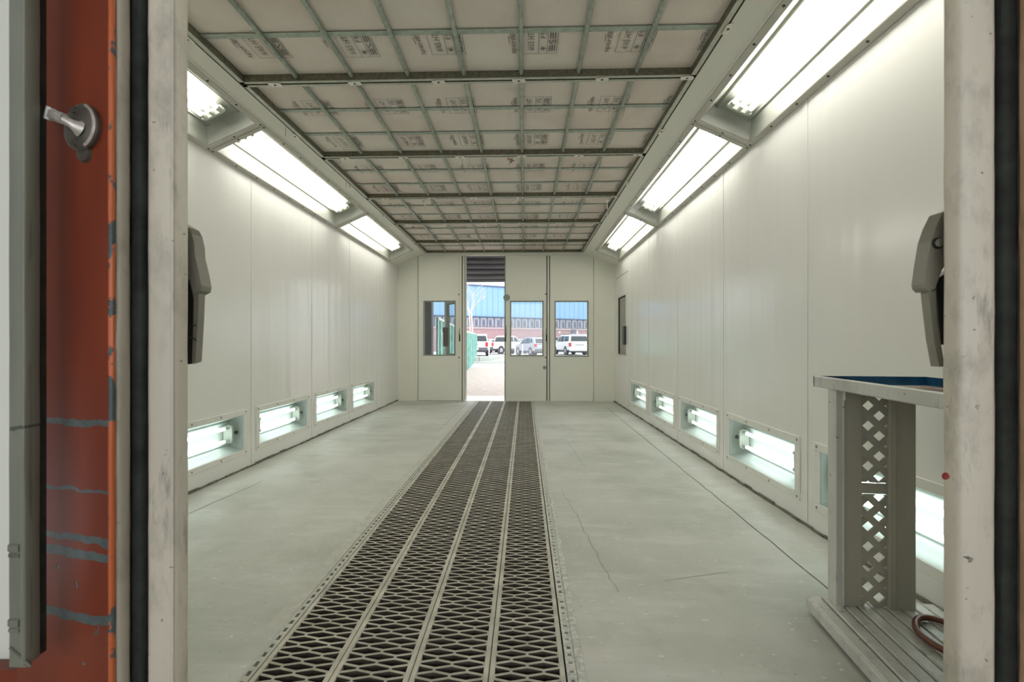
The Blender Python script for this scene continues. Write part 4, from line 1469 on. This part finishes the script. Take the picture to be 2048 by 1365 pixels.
def branch(mb, p, d, ln, r, depth):
    pts, rs = [p], [r]
    for k in range(4):
        d = (d + Vector((random.uniform(-.14, .14), random.uniform(-.14, .14), random.uniform(-.02, .08)))).normalized()
        p = p + d * ln / 4
        pts.append(p)
        rs.append(r * (1 - 0.14 * (k + 1)))
    mb.tube(pts, rs, 6)
    if depth > 0:
        for k in range(3):
            q = pts[random.choice((2, 3, 4))]
            dd = (d + Vector((random.uniform(-.75, .75), random.uniform(-.6, .6), random.uniform(-.1, .4)))).normalized()
            branch(mb, q, dd, ln * random.uniform(0.5, 0.72), r * 0.5, depth - 1)


trunk = MB()
trunk.tube(smooth_path([(-0.12, 0, 0), (-0.10, 0, 1.2), (-0.07, 0, 2.4), (-0.14, 0, 3.6)], 4), 0.06, 8)
trunk.tube(smooth_path([(0.14, 0, 0), (0.15, 0, 1.2), (0.10, 0, 2.4), (0.02, 0, 3.6)], 4), 0.065, 8)
trunk.build('trunk', 'bark', tree, True)
br = MB()
random.seed(11)
for d in ((0.45, 0, 1), (0.25, 0.2, 1), (-0.25, 0.1, 1), (0.6, -0.1, 0.9), (-0.5, 0, 0.8)):
    branch(br, Vector((-0.05, 0, 3.45)), Vector(d).normalized(), 1.5, 0.045, 2)
br.build('branches', 'bark', tree, True)

# ------------------------------------------------------------------ blue and brick building far behind
BL, BR = at(932, 688, 65.0), at(1175, 688, 75.0)
bd = (BR - BL)
bd.z = 0
un = bd.length
bd.normalize()
bo = axes(bd, Vector((-bd.y, bd.x, 0)), (0, 0, 1), (BL.x, BL.y, 0))
bld = empty('warehouse', mat=bo)
tag(bld, 'long blue metal clad warehouse over pink brick with a window band', 'building')
ua, ub = -16.0, 46.0
MB().box(ua, ub, 0.0, 14, 0, 3.22).build('brick_base', 'brick', bld)
MB().box(ua, ub, -0.10, 0.1, 3.22, 3.50).build('ledge', 'ledge', bld)
MB().box(ua, ub, 0.25, 14, 3.50, 5.0).build('window_band_wall', 'bay', bld)
MB().box(ua, ub, -0.08, 14, 4.94, 5.06).build('flashing', 'steelblue', bld)
up = MB().box(ua, ub, 0.05, 14, 5.06, 9.45).build('upper_wall', 'blue_siding', bld)
MB().box(ua, ub, -0.15, 14.2, 9.45, 9.62).build('roof_edge', 'steelblue', bld)
MB().box(ua, ub, 0.2, 14.2, 9.62, 9.70).build('roof', 'sign_white', bld)
rib_me = MB().bbox(-0.05, 0.05, -0.02, 0.05, 5.08, 9.44, 0.02).mesh('siding_rib', 'blue_siding')
for k in range(int((ub - ua) / 0.9)):
    link('siding_rib', rib_me, up, Matrix.Translation((ua + 0.45 + 0.9 * k, 0, 0)))
bay_p = 1.14
mull = MB().box(-0.05, 0.05, 0.10, 0.25, 3.5, 4.94).mesh('mullion', 'steelblue')
panel = MB().box(-0.50, 0.50, 0.17, 0.25, 3.55, 4.90).mesh('window_panel', 'bay')
pane_me = MB().box(-0.20, 0.22, 0.13, 0.18, 3.62, 4.60).mesh('pane', 'bay_dark')
for k in range(int((ub - ua) / bay_p)):
    x = ua + bay_p * (k + 0.5)
    link('mullion', mull, bld, Matrix.Translation((x - bay_p / 2, 0, 0)))
    w = link('window_panel', panel, bld, Matrix.Translation((x, 0, 0)))
    link('pane', pane_me, w, Matrix.Translation((random.uniform(-0.1, 0.14), 0, 0)))
# dark doorway and white signs on the brick


def on_bld(px):
    for i in range(0, 6000):
        u = ua + i * 0.01
        p = bo @ Vector((u, 0, 0))
        c, s = math.cos(YAW), math.sin(YAW)
        x = 1024 + FPX * (p.x * c + p.y * s) / (-p.x * s + p.y * c)
        if x >= px:
            return u
    return ub


u0, u1 = on_bld(1142), on_bld(1151)
MB().box(u0, u1, -0.12, 0.0, 1.6, 3.35).build('dark_door', 'bay_dark', bld)
MB().box(u0 + 0.15, u1 - 0.1, -0.16, -0.12, 2.0, 2.6).build('sign', 'sign_white', bld)
MB().box(on_bld(1153), on_bld(1156), -0.05, 0.0, 2.55, 3.15).build('sign', 'sign_white', bld)
MB().box(on_bld(1155), on_bld(1159), -0.05, 0.0, 2.1, 2.45).build('sign', 'sign_white', bld)
MB().box(on_bld(1117), on_bld(1120.5), -0.05, 0.0, 2.75, 3.0).build('sign', 'sign_white', bld)

# ------------------------------------------------------------------ vehicles


def vehicle(name, label, loc, heading, kind, paint, group='parked vehicles'):
    """local +x = forward, origin on the ground under the middle"""
    t = empty(name, mat=Matrix.Translation(loc) @ Matrix.Rotation(heading, 4, 'Z'))
    tag(t, label, 'vehicle', group)
    if kind == 'pickup':
        L, W, zb, zs, zr = 5.7, 2.0, 0.55, 1.12, 1.90
        body = [(-2.85, zb), (2.80, zb), (2.85, 0.95), (2.75, 1.10), (1.45, 1.22), (-0.85, 1.24), (-2.80, 1.24), (-2.85, 1.15)]
        cab = [(1.30, 1.22), (0.55, 1.82), (0.30, zr), (-0.60, zr), (-0.80, 1.80), (-0.95, 1.22)]
        wins = [[(1.05, 1.28), (0.52, 1.74), (0.28, 1.78), (0.22, 1.28)], [(0.14, 1.28), (0.14, 1.78), (-0.56, 1.78), (-0.72, 1.28)]]
        wx, wrad = (1.75, -1.75), 0.40
    elif kind == 'suv':
        L, W, zb, zs, zr = 5.3, 2.05, 0.45, 1.15, 1.93
        body = [(-2.62, zb), (2.58, zb), (2.65, 0.85), (2.55, 1.08), (1.35, 1.20), (-2.55, 1.24), (-2.65, 0.9)]
        cab = [(1.25, 1.20), (0.60, 1.80), (0.25, zr), (-2.25, zr - 0.02), (-2.45, 1.82), (-2.60, 1.24)]
        wins = [[(1.0, 1.26), (0.55, 1.74), (0.25, 1.80), (0.20, 1.26)], [(0.12, 1.26), (0.12, 1.80), (-0.85, 1.80), (-0.85, 1.26)], [(-0.98, 1.28), (-0.98, 1.78), (-2.10, 1.76), (-2.25, 1.30)]]
        wx, wrad = (1.60, -1.55), 0.40
    else:
        L, W, zb, zs, zr = 4.6, 1.86, 0.40, 1.0, 1.66
        body = [(-2.28, zb), (2.2, zb), (2.3, 0.70), (2.15, 0.92), (1.10, 1.04), (-2.15, 1.06), (-2.30, 0.8)]
        cab = [(1.15, 1.03), (0.45, 1.52), (0.10, zr), (-1.35, zr - 0.03), (-1.75, 1.55), (-2.22, 1.06)]
        wins = [[(0.92, 1.08), (0.42, 1.46), (0.10, 1.55), (0.05, 1.08)], [(-0.03, 1.08), (-0.03, 1.56), (-0.95, 1.55), (-1.10, 1.10)], [(-1.20, 1.12), (-1.05, 1.53), (-1.40, 1.50), (-1.70, 1.18)]]
        wx, wrad = (1.40, -1.40), 0.36
    # lower body with rounded sills: three lofted slices
    mb = MB()
    sl = [(-W / 2, 0.96), (-W / 2 + 0.07, 1.0), (W / 2 - 0.07, 1.0), (W / 2, 0.96)]
    n = len(body)
    cz = 0.85
    vs, fs = [], []
    for y, sc in sl:
        vs += [(x * sc, y, cz + (z - cz) * (0.93 if sc < 1 else 1)) for x, z in body]
    for k in range(len(sl) - 1):
        for i in range(n):
            j = (i + 1) % n
            fs.append((k * n + i, k * n + j, (k + 1) * n + j, (k + 1) * n + i))
    fs += [tuple(range(n))[::-1], tuple((len(sl) - 1) * n + i for i in range(n))]
    mb.add(vs, [f[::-1] for f in fs])
    mb.build('body', paint, t)
    # cabin, narrower at the roof
    mb = MB()
    n = len(cab)
    vs, fs = [], []

    def cw(z):
        return W / 2 - 0.05 - 0.17 * (z - zs) / (zr - zs)
    for sg in (-1, 1):
        vs += [(x, sg * cw(z), z) for x, z in cab]
    for i in range(n):
        j = (i + 1) % n
        fs.append((i, n + i, n + j, j))
    fs += [tuple(range(n)), tuple(range(n, 2 * n))[::-1]]
    mb.add(vs, fs)
    cabo = mb.build('cabin', paint, t)
    for wn_ in wins:
        for sg in (-1, 1):
            MB().prism([(x, sg * (cw(z) - 0.012), z) for x, z in wn_], (0, sg * 0.02, 0)).build('window', 'car_glass', cabo)
    # rear and front screens
    for (p, q) in ((cab[0], cab[1]), (cab[-1], cab[-2])):
        a = (p[0] + (q[0] - p[0]) * 0.10, p[1] + (q[1] - p[1]) * 0.10)
        b = (p[0] + (q[0] - p[0]) * 0.90, p[1] + (q[1] - p[1]) * 0.90)
        off = 0.012 if p is cab[0] else -0.012
        MB().add([(a[0] + off, -cw(a[1]) + 0.10, a[1]), (a[0] + off, cw(a[1]) - 0.10, a[1]), (b[0] + off, cw(b[1]) - 0.10, b[1]), (b[0] + off, -cw(b[1]) + 0.10, b[1]),
                  (a[0] - off, -cw(a[1]) + 0.10, a[1]), (a[0] - off, cw(a[1]) - 0.10, a[1]), (b[0] - off, cw(b[1]) - 0.10, b[1]), (b[0] - off, -cw(b[1]) + 0.10, b[1])],
                 [(0, 1, 2, 3), (7, 6, 5, 4), (0, 4, 5, 1), (1, 5, 6, 2), (2, 6, 7, 3), (3, 7, 4, 0)]).build('screen', 'car_glass', cabo)
    for x in wx:
        for sg in (-1, 1):
            y = sg * (W / 2 - 0.12)
            wh = MB().tube([(x, y - 0.13, wrad), (x, y - 0.11, wrad), (x, y + 0.11, wrad), (x, y + 0.13, wrad)], [wrad * 0.9, wrad, wrad, wrad * 0.9], 20).build('wheel', 'tyre', t, True)
            MB().tube([(x, y + sg * 0.125, wrad), (x, y + sg * 0.138, wrad)], [wrad * 0.62, wrad * 0.5], 14).build('rim', 'rim', wh, True)
            MB().tube([(x, sg * (W / 2 - 0.03), wrad), (x, sg * (W / 2 + 0.004), wrad)], wrad * 1.18, 20).build('wheel_arch', 'bumper', t, True)
    xr_ = min(p[0] for p in body)
    xf_ = max(p[0] for p in body)
    MB().bbox(xr_ - 0.06, xr_ + 0.12, -W / 2 + 0.05, W / 2 - 0.05, zb - 0.06, zb + 0.20, 0.03).build('rear_bumper', 'bumper' if kind != 'suv' else paint, t)
    MB().bbox(xf_ - 0.12, xf_ + 0.05, -W / 2 + 0.05, W / 2 - 0.05, zb - 0.06, zb + 0.20, 0.03).build('front_bumper', 'bumper', t)
    MB().box(-L / 2 + 0.3, L / 2 - 0.3, -W / 2 + 0.15, W / 2 - 0.15, zb - 0.18, zb + 0.02).build('underbody', 'bumper', t)
    for sg in (-1, 1):
        zt0, zt1 = (0.82, 1.18) if kind == 'pickup' else ((0.80, 1.15) if kind == 'suv' else (0.78, 1.02))
        MB().bbox(xr_ - 0.015, xr_ + 0.16, sg * (W / 2 - 0.13) - 0.10, sg * (W / 2 - 0.13) + 0.125, zt0, zt1, 0.02).build('tail_lamp', 'taillight', t)
        MB().bbox(xf_ - 0.25, xf_ - 0.02, sg * (W / 2 - 0.2) - 0.15, sg * (W / 2 - 0.2) + 0.17, 0.82, 1.0, 0.03).build('head_lamp', 'rim', t)
        xm = cab[0][0] - 0.35
        MB().bbox(xm - 0.05, xm + 0.12, sg * (W / 2 + 0.12) - 0.10, sg * (W / 2 + 0.12) + 0.10, 1.22, 1.40, 0.03).build('mirror', paint, t)
    MB().bbox(xr_ - 0.075, xr_ - 0.055, -0.2, 0.2, zb + 0.0, zb + 0.17, 0.005).build('number_plate', 'plate', t)
    if kind == 'pickup':
        MB().box(-2.74, -0.98, -W / 2 + 0.16, W / 2 - 0.16, 1.242, 1.250).build('bed_cover', 'bumper', t)
        MB().bbox(xr_ - 0.02, xr_ + 0.01, -0.16, 0.16, 0.98, 1.05, 0.008).build('tailgate_handle', 'bumper', t)
    if kind == 'suv':
        MB().bbox(xr_ - 0.02, xr_ + 0.02, -0.42, 0.42, 0.93, 0.97, 0.008).build('trim_bar', 'bumper', t)
        for sg in (-1, 1):
            MB().tube([(0.4, sg * 0.72, zr + 0.03), (-2.1, sg * 0.72, zr + 0.02)], 0.025, 6).build('roof_rail', 'bumper', t)
        MB().bbox(xr_ + 0.20, xr_ + 0.44, -0.8, 0.8, zr - 0.05, zr + 0.02, 0.02).build('spoiler', paint, t)
    return t


def g_at(px, Y):
    p = at(px, 688, Y)
    return (p.x, p.y, 0)


HEAD = PI / 2      # heading straight away from the doorway
vehicle('pickup_truck', 'white pickup seen from behind, half hidden by the green fence', g_at(956, 40.0), HEAD + 0.05, 'pickup', 'car_white')
vehicle('pickup_truck', 'white crew cab pickup seen from the rear quarter in the open doorway', g_at(1013, 48.0), HEAD - 0.75, 'pickup', 'car_white')
vehicle('crossover_car', 'silver grey crossover in the middle door window', g_at(1066, 42.0), HEAD + 0.42, 'crossover', 'car_silver')
vehicle('sport_utility_vehicle', 'large white sport utility vehicle in the right door window', g_at(1140, 45.0), HEAD + 0.24, 'suv', 'car_white')
for (px, Y, hd, kd, pt, lab) in ((985, 58, 0.3, 'crossover', 'car_white', 'white car behind the two pickups, only its dark screen showing'),
                                 (1050, 57, 0.4, 'crossover', 'car_white', 'white car behind the pickup bed and the silver crossover'),
                                 (1086, 60, 0.5, 'suv', 'car_grey', 'dark grey car roof behind the silver crossover'),
                                 (1132, 62, 0.3, 'suv', 'car_grey', 'dark car roof rising behind the white sport utility vehicle'),
                                 (1172, 56, 0.5, 'crossover', 'car_white', 'white car at the right edge of the right door window'),
                                 ):
    vehicle('parked_car', lab, g_at(px, Y), HEAD + hd, kd, pt)
# white guard posts on the kerb
for px, lab in ((978, 'thin white guard post between the two pickups'), (1030, 'thin white guard post in front of the crew cab pickup'), (1045, 'thin white guard post left of the silver crossover')):
    p = g_at(px, 36.0)
    g = MB().tube([(p[0], p[1], 0), (p[0], p[1], 0.98), (p[0], p[1], 1.02)], [0.045, 0.045, 0.02], 8).build('guard_post', 'sign_white', None, True)
    tag(g, lab, 'post', 'white guard posts')
